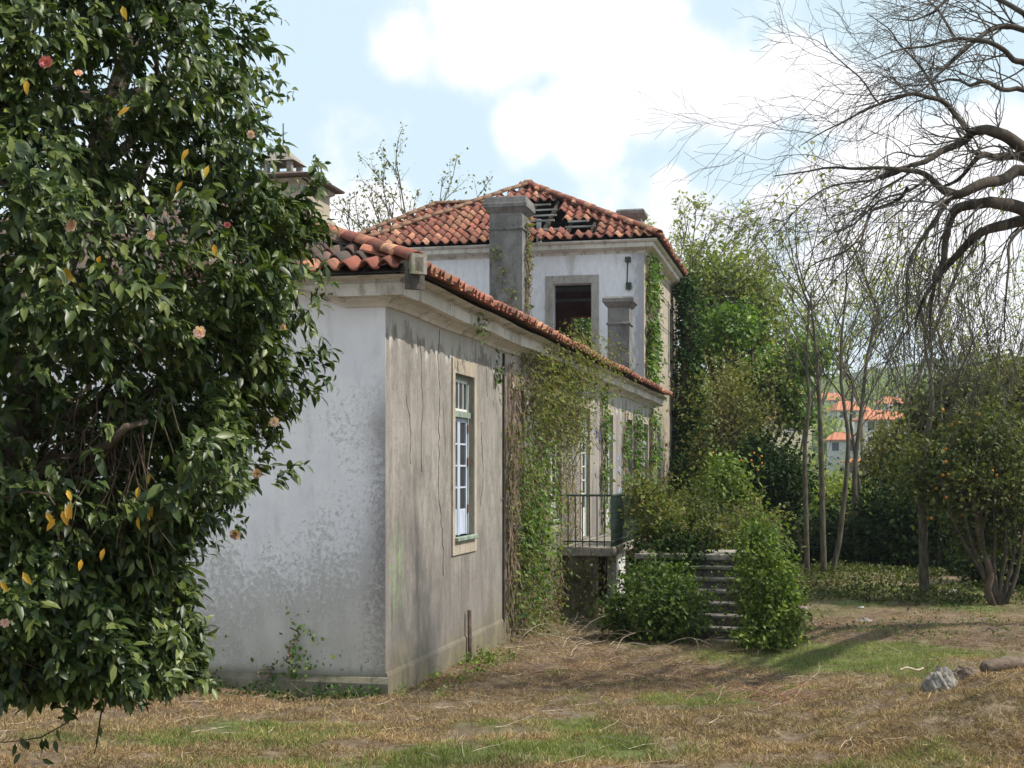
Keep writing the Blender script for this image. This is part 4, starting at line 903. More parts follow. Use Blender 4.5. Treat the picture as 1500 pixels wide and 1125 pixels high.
# weeping curtain, low right
for k in range(75):
    x = 1290+220*rng.random(); y = 350+170*rng.random()
    twig(W(x, y, BT-.6+1.6*rng.random()), (rng.normal()*.5-.2, rng.normal()*.3, -.5), .6+.8*rng.random(), .006, 1, (-.01, 0, -.10))
for k in range(60):
    x = 1300+210*rng.random(); y = 180+240*rng.random(); P, dd = wander(W(x, y, BT-.8+1.6*rng.random()), (rng.normal()*.25-.1, rng.normal()*.2, -1), 1.0+1.3*rng.random(), 20, .10, (0, 0, -.1)); tw.tube(P-bb, np.linspace(.0055, .002, len(P)), 3, cap=False)
mb.build('trunk', M['barkdark'], bt, True); tw.build('twigs', M['twig'], bt, False, kind='stuff')

# ---- creepers on the house (each a thing of its own, in the house frame)
def vine(name, label, cat, boxes, lm='ivyb', size=.09, group=None, tubes=30, tubez=1.0, sm='stem', plane=0.0, thick=.12, sides='side'):
    """boxes: (u0,u1,z0,z1,count) on the side wall plane y=plane"""
    T = thing(name, label, cat, (OX, OY, 0), HR, group); mb = MB()
    for bx in boxes:
        a0, a1, z0, z1, n = bx[:5]; th = bx[5] if len(bx) > 5 else thick
        nc = max(3, n//12); C = np.stack([a0+(a1-a0)*rng.random(nc), z0+(z1-z0)*rng.random(nc)], -1)
        cc_ = C[rng.integers(nc, size=n)]; a = cc_[:, 0]+rng.normal(size=n)*.11; z = cc_[:, 1]+rng.normal(size=n)*.14; y = plane-np.abs(rng.normal(size=n))*th-.015
        if sides == 'side': P = np.stack([a, y, z], -1); out = np.tile((0., -1, 0), (n, 1))
        else: P = np.stack([y, a, z], -1); out = np.tile((-1., 0, 0), (n, 1))
        D = unit(rnd(n)*.5+out*.5+np.array((0, 0, -.75))); Nn = unit(out+rnd(n)*.4+np.array((0, 0, .5))); leaves(mb, P, D, Nn, size*(.5+.9*rng.random(n)))
    mb.build('leaves', M[lm], T)
    mb = MB()
    for k in range(tubes):
        a0, a1, z0, z1 = boxes[rng.integers(len(boxes))][:4]; a = a0+(a1-a0)*rng.random(); zt_ = z1-(z1-z0)*.3*rng.random(); zb = z0+(z1-z0)*.3*rng.random(); n = 8
        pts = []
        for q in range(n+1):
            a += rng.normal()*.035; yy = plane-.02-abs(rng.normal())*thick*.5; z = zt_+(zb-zt_)*q/n; pts.append((a, yy, z) if sides == 'side' else (yy, a, z))
        mb.tube(pts, .006+.006*rng.random(), 3, cap=False)
    mb.build('stems', M[sm], T, kind='stuff')
    return T
vine('creeper_curtain', 'broad olive creeper hanging down the side wall from the roof edge to the ground', 'creeper',
     [(6.6, 9.2, 3.3, 4.6, 2600, .3), (6.2, 9.0, 1.0, 3.4, 2600, .16), (6.0, 8.6, -.3, 1.2, 1400, .16), (9.0, 12.3, 3.9, 4.85, 2600, .45), (9.0, 12.0, 2.9, 4.0, 1500, .25), (9.9, 11.6, 1.0, 3.0, 500, .12), (5.75, 6.2, 0, 4.2, 500, .08), (9, 10.4, -.4, 1.0, 450, .12), (10.5, 12.6, 4.7, 5.0, 500, .25), (8.2,10.2,4.6,4.95,500,.5)], 'ivyb', .07, tubes=260, thick=.16)
vine('green_creeper_patch', 'fresh green leaves mixed low in the creeper beside the drainpipe', 'creeper', [(5.8, 8.6, .2, 3.0, 1300, .2), (6.4, 8.4, .6, 2.2, 700, .2)], 'ivy', .085, tubes=12)
vine('ragged_creeper', 'ragged creeper hanging on the concrete wall under the near end of the balcony', 'creeper', [(-.95, -.05, -.2, 1.0, 420, .08)], 'ivyb', .07, tubes=14, plane=10.14, sides='front')
vine('ivy_strip', 'narrow bright green ivy strip between the two french doors', 'ivy', [(14.9, 15.35, 1.1, 4.4, 560, .08)], 'ivy', .11, tubes=6)
vine('ivy_strip', 'green ivy hanging round the window beyond the second french door', 'ivy', [(18.3, 18.7, 1.6, 4.1, 240, .06), (19.9, 20.9, 1.3, 3.9, 700, .12)], 'ivy', .12, tubes=12)
vine('ivy_strip', 'thin ivy climbing the far end of the low wing below its cornice', 'ivy', [(23.3, 24.6, 1.5, 4.3, 700, .12)], 'ivy', .12, tubes=12)
vine('tower_ivy', 'ivy column covering the near corner of the tower side up to its cornice', 'ivy', [(24.8, 26.6, 4.7, 8.85, 2300, .12)], 'ivy', .15, tubes=12, plane=TV0, thick=.2)
vine('far_tower_ivy', 'ivy growing up the far lower corner of the tower', 'ivy', [(32.6, 33.7, 1.0, 5.0, 900, .15)], 'ivy', .15, tubes=6, plane=TV0)
vine('chimney_creeper', 'thin green creeper climbing the sunlit side of the tall square chimney', 'creeper', [(22.3, 22.8, 6.0, 9.6, 420, .06)], 'ivyb', .10, tubes=8, plane=3.34)
vine('chimney_creeper', 'sparse creeper crossing the sooty front of the tall square chimney', 'creeper', [(3.5, 3.75, 6.6, 7.6, 60, .04), (3.7, 4.0, 7.3, 8.3, 50, .03), (4.0, 4.25, 8.1, 8.8, 50, .03)], 'ivyb', .08, tubes=3, plane=22.0, sides='front')
vine('cornice_weed', 'small green weed sprouting from the side cornice above the first window', 'weed', [(2.9, 3.2, 4.3, 4.62, 46, .03)], 'ivy', .07, tubes=2, plane=-.28)
vine('cornice_weed', 'dark leafy weed under the cornice beside the creeper', 'weed', [(4.95, 5.3, 3.85, 4.1, 40, .03)], 'ivyd', .09, tubes=2, plane=0)
for i, (v_, z0, z1, n, lb) in enumerate(((1.02, .15, .75, 130, 'taller ivy seedling climbing the foot of the white end wall'), (1.38, .12, .35, 60, 'small ivy seedling at the foot of the white end wall, left of the taller one'), (2.05, .0, .25, 22, 'tiny ivy shoot on the white end wall close to the camellia'))):
    vine('ivy_seedling', lb, 'ivy', [(v_-.08, v_+.06, z0, z1, n, .02)], 'ivy', .055, group='ivy seedlings on the end wall', tubes=2, plane=-.02, sides='front')

# ---- bushes beside the house
def bush(name, label, ells, ncl, per, size, lm='bush', sp=.12, shell=.7, stems=14):
    e0 = ells[0]; base = np.array((e0[0], e0[1], float(gz(e0[0], e0[1])))); T = thing(name, label, 'bush', tuple(base)); P, out = clumps(ells, ncl, per, sp, shell)
    mb = MB(); foliage(mb, P-base, out, size, .15); mb.build('foliage', M[lm], T); mb = MB()
    for k in range(stems):
        e = ells[k % len(ells)]; s = np.array((e[0]+rng.normal()*e[3]*.25, e[1]+rng.normal()*e[4]*.2, base[2]-.05)); d = np.array((rng.normal()*.5, rng.normal()*.4, 1)); q, _ = wander(s, d, max(e[5]*1.6, .5), 7, .12, (0, 0, -.04)); mb.tube(q-base, np.linspace(.014, .004, 8), 4, cap=False)
    ns_ = 26; LPs = []
    for k in range(ns_):
        e = np.array(ells[rng.integers(len(ells))]); dd = unit(rng.normal(size=3)*np.array((1, .7, .7))+np.array((0, -.2, .6))); s = e[:3]+dd*e[3:]*.8; q, _ = wander(s, dd, .25+.35*rng.random(), 6, .15, (0, 0, -.06)); mb.tube(q-base, np.linspace(.006, .002, 7), 3, cap=False); LPs.append(np.repeat(q[1:], 4, 0))
    mb.build('stems', M['stem'], T, kind='stuff'); P = np.concatenate(LPs); P = P+rnd(len(P))*.03; mb = MB(); foliage(mb, P-base, np.tile((0., 0, .6), (len(P), 1)), size, .2); mb.build('shoots', M[lm], T, kind='stuff')
def EL(px, py, Y, rx, rz, ry=None):
    p = W(px, py, Y); s = Y/F; return (p[0], p[1], p[2], rx*s, (ry if ry is not None else rx*s), rz*s)
bush('bramble_bush', 'rounded dark bramble bush left of the garden steps under the balcony', [EL(965, 895, 20.9, 68, 52), EL(925, 905, 21.2, 38, 40), EL(995, 908, 20.6, 34, 42), EL(960, 860, 21.4, 40, 28)], 420, 22, .075, 'mg')
bush('bramble_bush', 'bright green bramble bush overgrowing the right side of the garden steps', [EL(1124, 870, 19.9, 34, 70), EL(1112, 800, 20.4, 24, 34), EL(1145, 905, 19.8, 22, 42), EL(1108, 930, 19.7, 26, 22), EL(1100, 850, 20.2, 14, 50)], 420, 22, .075, 'bush')
bush('overgrown_shrub', 'yellow green shrub spilling over the balcony railing', [EL(960, 765, 25, 28, 42, .8), EL(944, 722, 25.4, 18, 18, .6), EL(985, 785, 24.5, 16, 30, .6), EL(945, 800, 24.7, 12, 18, .4)], 210, 18, .085, 'ivyb', .16, .3)
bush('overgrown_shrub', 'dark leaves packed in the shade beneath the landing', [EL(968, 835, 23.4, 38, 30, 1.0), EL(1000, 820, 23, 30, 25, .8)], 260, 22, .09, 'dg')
bush('tall_shrub', 'tall leafy shrub behind the steps against the ivy covered tree', [EL(1020, 775, 29, 32, 42, 1.5), EL(1058, 795, 27.5, 32, 28, 1.2), EL(1010, 745, 31, 18, 20, 1)], 260, 22, .10, 'shade', .22, .3)
bush('tangled_shrub', 'brownish twiggy tangle on top of the green bush by the steps', [EL(1110, 775, 22, 26, 18, .6)], 60, 12, .07, 'og', .12, .3, 40)

# ---- trees behind, right of the tower
gy = lambda x, y: float(gz(x, y))
def base_at(px, Y): x = (px-750)/F*Y; return (x, Y, gy(x, Y))
tree('tall_ivy_tree', 'tall trunk wrapped in dark ivy rising just behind the tower', 'tree', base_at(1005, 46), W(1008, 430, 46), .3,
     [EL(1008, 480, 46, 10, 60, .5), EL(1012, 560, 46, 12, 70, .5), EL(1014, 650, 46, 16, 70, .6), EL(1012, 720, 45, 22, 50, .8), EL(1005, 430, 46, 7, 25, .4)], 620, 26, .17, .15, 'ivyd', shell=.75, nlimb=2, twigs=False)
tree('spreading_oak', 'broad tree with light yellow green young crown right of the tower', 'tree', base_at(1070, 50), W(1075, 520, 50), .28,
     [EL(1060, 400, 50, 55, 35, 1.5), EL(1100, 440, 50, 50, 40, 1.6), EL(1040, 450, 51, 40, 45, 1.4), EL(1120, 480, 50, 40, 30, 1.4), EL(1060, 500, 50, 55, 30, 1.5), EL(1030, 390, 51, 30, 25, 1)], 400, 26, .36, .18, 'oak', nlimb=18, shell=.3)
tree('dark_branch_tree', 'darker green tree reaching right below the yellow green crown', 'tree', base_at(1110, 47), W(1110, 560, 47), .2,
     [EL(1178, 518, 44, 38, 20, 1.0), EL(1120, 560, 47, 42, 28, 1.2), EL(1165, 600, 47, 24, 30, 1), EL(1070, 480, 47, 42, 26, 1.2), EL(1140, 550, 47, 40, 25, 1)], 440, 26, .28, .18, 'ivy', nlimb=10, shell=.3)
tree('olive_brown_tree', 'olive brown twiggy tree below the crowns right of the ivy', 'tree', base_at(1070, 42), W(1070, 640, 42), .16,
     [EL(1062, 600, 42, 40, 50, 1.3), EL(1095, 625, 42, 38, 40, 1.2), EL(1050, 680, 42, 34, 50, 1.2), EL(1075, 560, 43, 34, 28, 1.2)], 330, 20, .42, .12, 'og', nlimb=26, shell=.2)
T_o = tree('orange_tree', 'dark rounded orange tree with a few fruits behind the steps bush', 'tree', base_at(1120, 38), W(1120, 740, 38), .13,
     [EL(1115, 690, 38, 48, 40, 1.2), EL(1145, 720, 38, 34, 45, 1.1), EL(1085, 720, 38, 34, 40, 1.1)], 520, 26, .26, .14, 'dg', nlimb=8, shell=.4)
def fruits(T, spots):
    s_ = MB(); an = np.linspace(0, 2*math.pi, 9)[:-1]
    s_.loft([[(.034*math.sin(t)*math.cos(a), .034*math.sin(t)*math.sin(a), .034*math.cos(t)) for a in an] for t in (.05, .6, 1.1, 1.57, 2.1, 2.6, 3.09)]); me = s_.mesh('orange_fruit', True); me.materials.append(M['orange'])
    for (px, py, Y) in spots: o = link('orange_fruit', me, T); o.location = Vector(W(px, py, Y))-T.location
fruits(T_o, [(1100+rng.normal()*22, 675+rng.normal()*10, 36.7) for _ in range(9)])
tree('leafy_sapling', 'light green sapling in front of the orange tree', 'tree', base_at(1068, 36), W(1065, 740, 36), .06,
     [EL(1065, 700, 36, 28, 30, .8), EL(1050, 740, 36, 30, 35, .8), EL(1085, 760, 36, 26, 30, .8)], 200, 24, .22, .13, 'bush', nlimb=6, shell=.3)
tree('background_tree', 'leafy tree behind the tower, seen through its open upstairs windows', 'tree', base_at(850, 66), W(850, 520, 66), .2, [EL(850, 490, 66, 50, 60, 2), EL(880, 560, 66, 60, 60, 2)], 260, 24, .6, .26, 'mg', nlimb=8, shell=.2)
# dark thicket at right
T_o2 = tree('orange_tree', 'dark multi stemmed orange tree at the right edge, dotted with oranges', 'tree', base_at(1462, 28.5), W(1420, 720, 28.5), .09,
     [EL(1440, 640, 28.8, 55, 52, 1.3), EL(1400, 700, 29, 50, 60, 1.4), EL(1480, 700, 29, 50, 70, 1.4), EL(1350, 690, 30, 40, 42, 1.2), EL(1450, 770, 29.3, 60, 50, 1.2)], 560, 24, .26, .11, 'shade', nlimb=16, shell=.2)
fruits(T_o2, [(1350+rng.random()*130, 600+rng.random()*160, 28.0+rng.random()*.9) for _ in range(24)])
mb = MB()
for k in range(7):
    p = np.array(base_at(1458+k*2.5, 28.5)); q = W(1375+k*24, 700+10*math.sin(k*2.), 28.5); P3 = np.array([p+(q-p)*t+np.array((0.06*math.sin(7*t+k), 0, -.12*math.sin(math.pi*t))) for t in np.linspace(0, 1, 8)]); mb.tube(P3-np.array(T_o2.location), np.linspace(.055, .02, 8), 6)
mb.build('stem', M['barkdark'], T_o2, True)
labs = ['dark evergreen thicket bush right behind the slender trunks', 'dark evergreen bush left of the bare tree hanging twigs', 'low dark bush at the far right edge of the clearing', 'dark shadowed hedge bush behind the clearing, centre right']
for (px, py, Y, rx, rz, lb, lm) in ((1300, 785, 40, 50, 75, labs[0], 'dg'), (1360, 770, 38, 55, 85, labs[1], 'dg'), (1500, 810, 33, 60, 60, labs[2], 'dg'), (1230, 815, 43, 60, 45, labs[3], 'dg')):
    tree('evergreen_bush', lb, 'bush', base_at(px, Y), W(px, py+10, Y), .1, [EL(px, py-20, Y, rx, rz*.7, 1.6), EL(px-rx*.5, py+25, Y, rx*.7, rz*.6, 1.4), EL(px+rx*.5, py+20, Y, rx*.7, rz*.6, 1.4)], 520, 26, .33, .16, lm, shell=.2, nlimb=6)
for (px, py, Y, rx, rz, lb, lm) in ((1180, 800, 46, 50, 70, 'dim green undergrowth bush between the steps bush and slender trunks', 'mg'), (1400, 590, 42, 50, 45, 'yellowish tree top behind the hanging twigs', 'shade'), (1480, 570, 45, 50, 50, 'olive crown behind the weeping twigs at the right edge', 'og'), (1230, 735, 55, 60, 40, 'bright yellow green bush glowing between the slender trunks', 'lg'), (1320, 660, 50, 40, 50, 'olive brown tree beside the far white house', 'og')):
    tree('background_tree', lb, 'tree', base_at(px, Y), W(px, py, Y), .12, [EL(px, py, Y, rx, rz, 1.8), EL(px-rx*.6, py+rz*.5, Y, rx*.6, rz*.6, 1.4), EL(px+rx*.6, py+rz*.4, Y, rx*.6, rz*.6, 1.4)], 330, 24, .4, .17, lm, shell=.2, nlimb=10, group='trees along the back of the clearing')
# slender bare trunks
def slim(label, pts, Y, r0_, r1_, tops=6, seed=0, lm='pale', leafn=200):
    pts = list(pts)+[(pts[-1][0]+rng.normal()*8, pts[-1][1]-28), (pts[-1][0]+rng.normal()*10, pts[-1][1]-55)]; r1_ = .008
    base = W(*pts[0], Y); base[2] = gy(base[0], Y); T = thing('slender_tree', label, 'tree', tuple(base), 0, 'slender bare trees at the back of the clearing'); mb = MB()
    P = np.array([W(x, y, Y) for x, y in pts]); P[0][2] = base[2]-.2; t = np.arange(len(P)); t2 = np.linspace(0, len(P)-1, len(P)*3); Q = np.stack([np.interp(t2, t, P[:, k]) for k in range(3)], -1)
    mb.tube(Q-base, np.linspace(r0_, r1_, len(Q)), 7); tips = []
    for k in range(tops):
        i = int(len(Q)*(.35+.6*rng.random())); d = np.array((rng.choice([-1, 1])*(.4+.3*rng.random()), rng.normal()*.2, 1)); branch(mb, Q[min(i, len(Q)-1)]-base, d, 1.7+1.3*rng.random(), r0_*.26, 0, [(4, .5, .45, .05, .03, 8), (3, .5, .6, .08, .0, 5), (0, 0, 0, .12, 0, 4)], tips)
    mb.build('trunk', M['slimbark'], T, True)
    if leafn and tips:
        tp = np.concatenate([t_[0][1:] for t_ in tips]); P = tp[rng.integers(len(tp), size=leafn)]+rnd(leafn)*.12; mb = MB(); foliage(mb, P, np.tile((0., 0, 1), (leafn, 1)), .12); mb.build('young_leaves', M[lm], T)
slim('slender trunk nearest the steps bush, leaning slightly right', [(1183, 858), (1181, 760), (1178, 660), (1186, 590), (1180, 520), (1186, 450)], 34, .075, .035, 6)
slim('straight slender trunk second from the steps, forking at head height of the roofs', [(1207, 860), (1205, 760), (1203, 650), (1200, 580), (1196, 520), (1190, 460)], 34, .085, .04, 7)
slim('leaning slender trunk rising left to right behind the clearing', [(1216, 858), (1230, 790), (1240, 700), (1243, 640), (1232, 560), (1232, 500), (1240, 420)], 34.5, .08, .035, 8)
slim('thick dark trunk under the hanging twigs right of the clearing', [(1354, 880), (1353, 800), (1350, 720), (1356, 650), (1366, 590), (1362, 540)], 30, .12, .03, 5)
slim('reddish bare trunk behind the leaning one', [(1258, 845), (1252, 760), (1252, 680), (1262, 600), (1270, 520), (1290, 450)], 40, .1, .05, 8)
slim('faint bare trunk right of the reddish one', [(1268, 842), (1264, 760), (1256, 690), (1246, 620), (1250, 560)], 41, .08, .04, 6)
slim('thin pole like trunk beside the dark thicket', [(1374, 850), (1376, 760), (1380, 660), (1378, 560)], 37, .06, .03, 6)
slim('short thin trunk left of the first slender trunk', [(1176, 842), (1170, 760), (1168, 690), (1180, 620)], 42, .06, .03, 5)
# sparse young-leaved trees against the sky
def sparse(label, px, Y, ytop, ybase, n=5, spread=.35, lm='pale', leafn=900, ln=None, lsize=.13):
    b = np.array(base_at(px, Y)); T = thing('feathery_tree', label, 'tree', tuple(b), 0, 'feathery young leaved trees against the sky'); mb = MB(); tips = []
    f = W(px, ybase, Y)-b; mb.tube([(0, 0, -.3), f*.5+np.array((.1, 0, 0)), f], [.16, .12, .09], 7); h = (ybase-ytop)/F*Y
    for k in range(n):
        d = np.array(((k-(n-1)/2)/max(n-1, 1)*2*spread*2, rng.normal()*.25, 1)); branch(mb, f, d, h*(.8+.25*rng.random()), .045, 0, [(7, .42, .5, .05, .02, 9), (4, .5, .6, .08, .0, 6), (0, 0, 0, .1, .0, 4)], tips)
    mb.build('trunk', M['bark2'], T, True); tp = np.concatenate([t_[0][1:] for t_ in tips]); P = tp[rng.integers(len(tp), size=leafn)]+rnd(leafn)*.1; mb = MB(); foliage(mb, P, np.tile((0., 0, 1), (leafn, 1)), lsize); mb.build('young_leaves', M[lm], T)
sparse('feathery tree rising behind the roof left of the tall chimney', 600, 52, 245, 410, 7, .55, 'og', 1500)
sparse('feathery tree low behind the left roof edge', 535, 54, 300, 420, 6, .6, 'og', 900)
sparse('pale leafed tree behind the small rear chimney of the tower', 985, 58, 315, 480, 7, .4, 'pale', 2600, lsize=.16)
sparse('pale leafed tree behind the yellow green crown', 1065, 60, 330, 500, 6, .4, 'pale', 2000, lsize=.16)
for i, (px, yt, lb) in enumerate(((1200, 400, 'thin pale tree just right of the yellow green crown'), (1262, 390, 'thin pale tree behind the leaning slender trunk'), (1330, 385, 'thin pale tree behind the drooping bare boughs'), (1400, 380, 'thin pale tree behind the thick weeping twigs'), (1465, 375, 'thin pale tree behind the right edge twigs'))):
    sparse(lb, px, 56+i*2, yt, 600, 6, .28, 'pale', 1700, lsize=.13)

# ---- far hillside: houses and woods
def far_house(label, px, py, Y, wpx, hpx, rz, wall='fwall', roofh=.35, nwin=3, rows=2):
    p = W(px, py, Y); s = Y/F; wdt = wpx*s; h = hpx*s; dp = wdt*.7; T = thing('far_house', label, 'house', (p[0], p[1], p[2]), rz, 'red roofed houses on the far hillside')
    mb = MB(); mb.box(-wdt/2, wdt/2, 0, dp, -6, h); mb.build('wall', M[wall], T)
    mb = MB(); e = .5; rh = wdt*roofh*.5; mb.loft([[(-wdt/2-e, -e, h+.02), (wdt/2+e, -e, h+.02), (wdt/2+e, dp+e, h+.02), (-wdt/2-e, dp+e, h+.02)], [(-wdt/2-e, -e, h+.25), (wdt/2+e, -e, h+.25), (wdt/2+e, dp+e, h+.25), (-wdt/2-e, dp+e, h+.25)], [(-wdt*.28, dp*.48, h+rh), (wdt*.28, dp*.48, h+rh), (wdt*.28, dp*.52, h+rh), (-wdt*.28, dp*.52, h+rh)]]); rf = mb.build('roof', M['froof'], T)
    mb = MB(); mb.box(wdt*.15, wdt*.15+.8, dp*.4, dp*.4+.8, h+rh*.3, h+rh+1.0); mb.build('chimney', M['fwall'], rf)
    for r in range(rows):
        for k in range(nwin):
            x = -wdt/2+wdt*(k+.5)/nwin; z = h*(r+.35)/rows; mb = MB(); mb.box(x-.6, x+.6, -.06, .0, z, z+1.5); wn = mb.build('window', M['fwin'], T); mb = MB(); mb.box(x-.7, x+.7, -.12, -.061, z-.15, z); mb.build('sill', M['fwall'], wn)
for a in (('large white far house with a long red roof seen between the trunks', 1300, 660, 230, 66, 44, .1, 'fwall', .5, 4, 2), ('small far house with low red roof left of the white one', 1235, 668, 240, 44, 22, -.2, 'fwall', .6, 2, 1), ('cream far house with red roof right of the white one', 1365, 640, 260, 40, 22, .2, 'fwall2', .6, 3, 1),
          ('distant pale house above the white one', 1250, 618, 320, 52, 16, .15, 'fwall', .6, 3, 1), ('distant house high on the hill behind the second trunk', 1215, 600, 360, 44, 13, -.1, 'fwall', .6, 2, 1), ('distant red roof at the far right of the village', 1405, 622, 330, 50, 14, .1, 'fwall2', .6, 3, 1),
          ('long far shed with low red roof lowest in the village', 1345, 690, 210, 40, 10, .05, 'fwall', .4, 2, 1), ('far house half hidden left of the first slender trunk', 1160, 640, 260, 60, 24, .1, 'fwall2', .6, 3, 1), ('far white block below the large white house', 1265, 700, 190, 44, 22, -.05, 'fwall', .3, 3, 1),
          ('distant pale cottage topmost left on the hill', 1170, 590, 380, 36, 10, .1, 'fwall', .6, 2, 1), ('distant cottage right of the uppermost house', 1310, 604, 350, 40, 12, .1, 'fwall', .6, 2, 1)):
    far_house(*a)
def wood(name, label_, n, yr, pxr, rad, lm, per=60, size=1.1):
    mb = MB()
    for k in range(n):
        Y = yr[0]+(yr[1]-yr[0])*rng.random()**1.3; px = pxr[0]+(pxr[1]-pxr[0])*rng.random(); x = (px-750)/F*Y; z = gy(x, Y); r = rad*(.6+.8*rng.random())
        P, out = clumps([(x, Y, z+r*.8, r, r, r*.95)], per//6, 6, r*.22, .75); foliage(mb, P, out, size*(.7+.5*rng.random()))
    mb.build(name, M[lm], None, kind='stuff', label=label_, category='wood')
wood('hillside_wood', 'yellow green wood covering the far hillside', 620, (250, 640), (900, 1750), 3.6, 'lg')
wood('dark_hillside_wood', 'darker tree clumps scattered over the far hillside', 420, (180, 560), (900, 1750), 3.4, 'mg')
wood('valley_thicket', 'dark thicket in the dip behind the garden', 260, (62, 120), (880, 1700), 1.9, 'dg', 90, .42)
wood('valley_green_thicket', 'lighter green thicket in the dip behind the garden', 200, (64, 130), (880, 1700), 1.9, 'mg', 90, .42)
# blue ridge far away
mb = MB(); xs = np.linspace(-600, 890, 60); hh = 52+22*fbm(xs, xs*0, .012, 2)+26*np.exp(-((xs-345)/130)**2)
top = np.stack([xs, 960+0*xs, hh], -1); bot = np.stack([xs, 820+0*xs, 0*xs+10], -1); bk = np.stack([xs, 978+0*xs, 0*xs-20], -1); i = np.arange(59)[:, None]; mb.add(np.concatenate([bot, top, bk]), np.concatenate([np.concatenate([i, i+1, i+61, i+60], 1), np.concatenate([i+60, i+61, i+121, i+120], 1)]))
mb.build('distant_ridge', simple('wooded_ridge', (.05, .07, .04), (.09, .11, .06), .01, 1, 0), None, kind='structure')

# ---- ground cover
def scatter(n, y0, y1, px0=-60, px1=1560, p=1.0):
    # area-true in perspective: density falls with distance squared
    t = rng.random(n); Y = 1/((1/y0)+((1/y1)-(1/y0))*t**p); px = px0+(px1-px0)*rng.random(n); X = (px-750)/F*Y
    u = (X-OX)*DU[0]+(Y-OY)*DU[1]; v = (X-OX)*DV[0]+(Y-OY)*DV[1]; ok = ~((u > -.05) & (v > .0)); return X[ok], Y[ok]
X, Y = scatter(760000, 9.6, 34, p=.9); kk = (fbm(X, Y, 3.1, 41, 3) > .28+.2*rng.random(len(X))); X = X[kk]; Y = Y[kk]; g, s, r = gcolors(X, Y); k = rng.random(len(X)); Z = gz(X, Y)
isg = k < g*.75; iss = (~isg) & (rng.random(len(X)) < s*.6+r*.5); isy = ~isg & ~iss
def blades(sel, h, lay, m, name, lab, cat='grass'):
    n = sel.sum(); P = np.stack([X[sel], Y[sel], Z[sel]-.005], -1); D = rnd(n); D[:, 2] = np.abs(D[:, 2])*lay+lay*.4; D = unit(D); Nn = unit(rnd(n)*np.array((1, 1, .3)))
    sc = h*(.5+1.0*rng.random(n))*(1+.0*Y[sel]); mb = MB(); V = BLADE[0].copy(); w_ = .9+Y[sel]*.05
    leaves(mb, P, D, Nn, sc, (V*np.array((1, 1.5, 1)), BLADE[1])); mb.build(name, m, None, kind='stuff', label=lab, category=cat)
blades(isg, .06, 1.3, M['grass'], 'green_grass', 'short green grass growing in patches across the clearing')
blades(isy, .06, .42, M['straw'], 'dry_grass', 'dry cut straw lying over the clearing')
blades(iss, .045, .3, M['brownlit'], 'leaf_litter', 'brown leaf litter and dead stalks on bare earth', 'litter')
# taller tufts
def tufts(n, m, name, lab, hh, cond):
    X2, Y2 = scatter(n, 9.7, 26); g2, s2, r2 = gcolors(X2, Y2); k2 = cond(g2, s2, r2) & (rng.random(len(X2)) < .8); X2 = X2[k2]; Y2 = Y2[k2]; K2 = 22; PX = np.repeat(X2, K2)+rng.normal(size=len(X2)*K2)*.035; PY = np.repeat(Y2, K2)+rng.normal(size=len(X2)*K2)*.035
    P = np.stack([PX, PY, gz(PX, PY)-.005], -1); c = np.stack([np.repeat(X2, K2), np.repeat(Y2, K2), P[:, 2]-.05], -1); D = unit((P-c)*9+rnd(len(P))*.25+np.array((0, 0, .3))); mb = MB()
    leaves(mb, P, D, unit(rnd(len(P))*np.array((1, 1, .3))), hh*(.5+.9*rng.random(len(P)))*np.repeat(.6+.8*rng.random(len(X2)), K2), BLADE); mb.build(name, M[m], None, kind='stuff', label=lab, category='grass')
tufts(420, 'straw', 'straw_tufts', 'taller dry grass tufts standing in the stubble', .075, lambda g, s, r: g < .6)
tufts(700, 'grass', 'grass_tufts', 'taller green grass tufts in the mown patches', .075, lambda g, s, r: g > .25)
mb = MB(); n = 26000; xx = 3.5+9.5*rng.random(n); yy = 28.5+9*rng.random(n); k = fbm(xx, yy, .8, 61) > .42; xx = xx[k]; yy = yy[k]; P = np.stack([xx, yy, gz(xx, yy)+.03+.22*rng.random(len(xx))**2*fbm(xx, yy, .5, 66)*2], -1)
foliage(mb, P, np.tile((0., 0, 1), (len(P), 1)), .085); mb.build('back_weeds', M['shade'], None, kind='stuff', label='low dull green weeds along the shady back of the clearing', category='weeds')
mb = MB(); n = 5000; xx = 1.5+8*rng.random(n); yy = 21+8*rng.random(n); k = fbm(xx, yy, 1.1, 71) > .56; xx = xx[k]; yy = yy[k]; P = np.stack([xx, yy, gz(xx, yy)+.02+.06*rng.random(len(xx))], -1)
foliage(mb, P, np.tile((0., 0, 1), (len(P), 1)), .05); mb.build('clearing_weeds', M['mg'], None, kind='stuff', label='scattered small weeds on the bare earth right of the steps', category='weeds')
# dead twigs lying about
def twigs(n, cx, cy, sx, sy, ln, r, m, name, lab, up=.12, pull=-.02):
    mb = MB()
    for k in range(n):
        x = cx+rng.normal()*sx; y = cy+rng.normal()*sy; u = (x-OX)*DU[0]+(y-OY)*DU[1]; v = (x-OX)*DV[0]+(y-OY)*DV[1]
        if u > -.1 and v > -.15: continue
        a = rng.random()*6.28; l_ = ln*(.4+rng.random()); z = gy(x, y)+.02; q, _ = wander((x, y, z), (math.cos(a), math.sin(a)*.8, up*rng.random()), l_, 6, .14, (0, 0, pull)); q[:, 2] = np.maximum(q[:, 2], z-.01); mb.tube(q, np.linspace(r, r*.4, 7), 3, cap=False)
    mb.build(name, M[m], None, kind='stuff', label=lab, category='twigs')
twigs(420, 1.6, 16.8, 1.2, 1.4, .45, .0045, 'browntwig', 'brown_brush_pile', 'heap of brown cut brambles and twigs beside the wall')
twigs(130, 2.7, 14.3, .4, .4, .45, .0045, 'redtwig', 'red_twig_pile', 'low pile of reddish cut twigs in front of the steps')
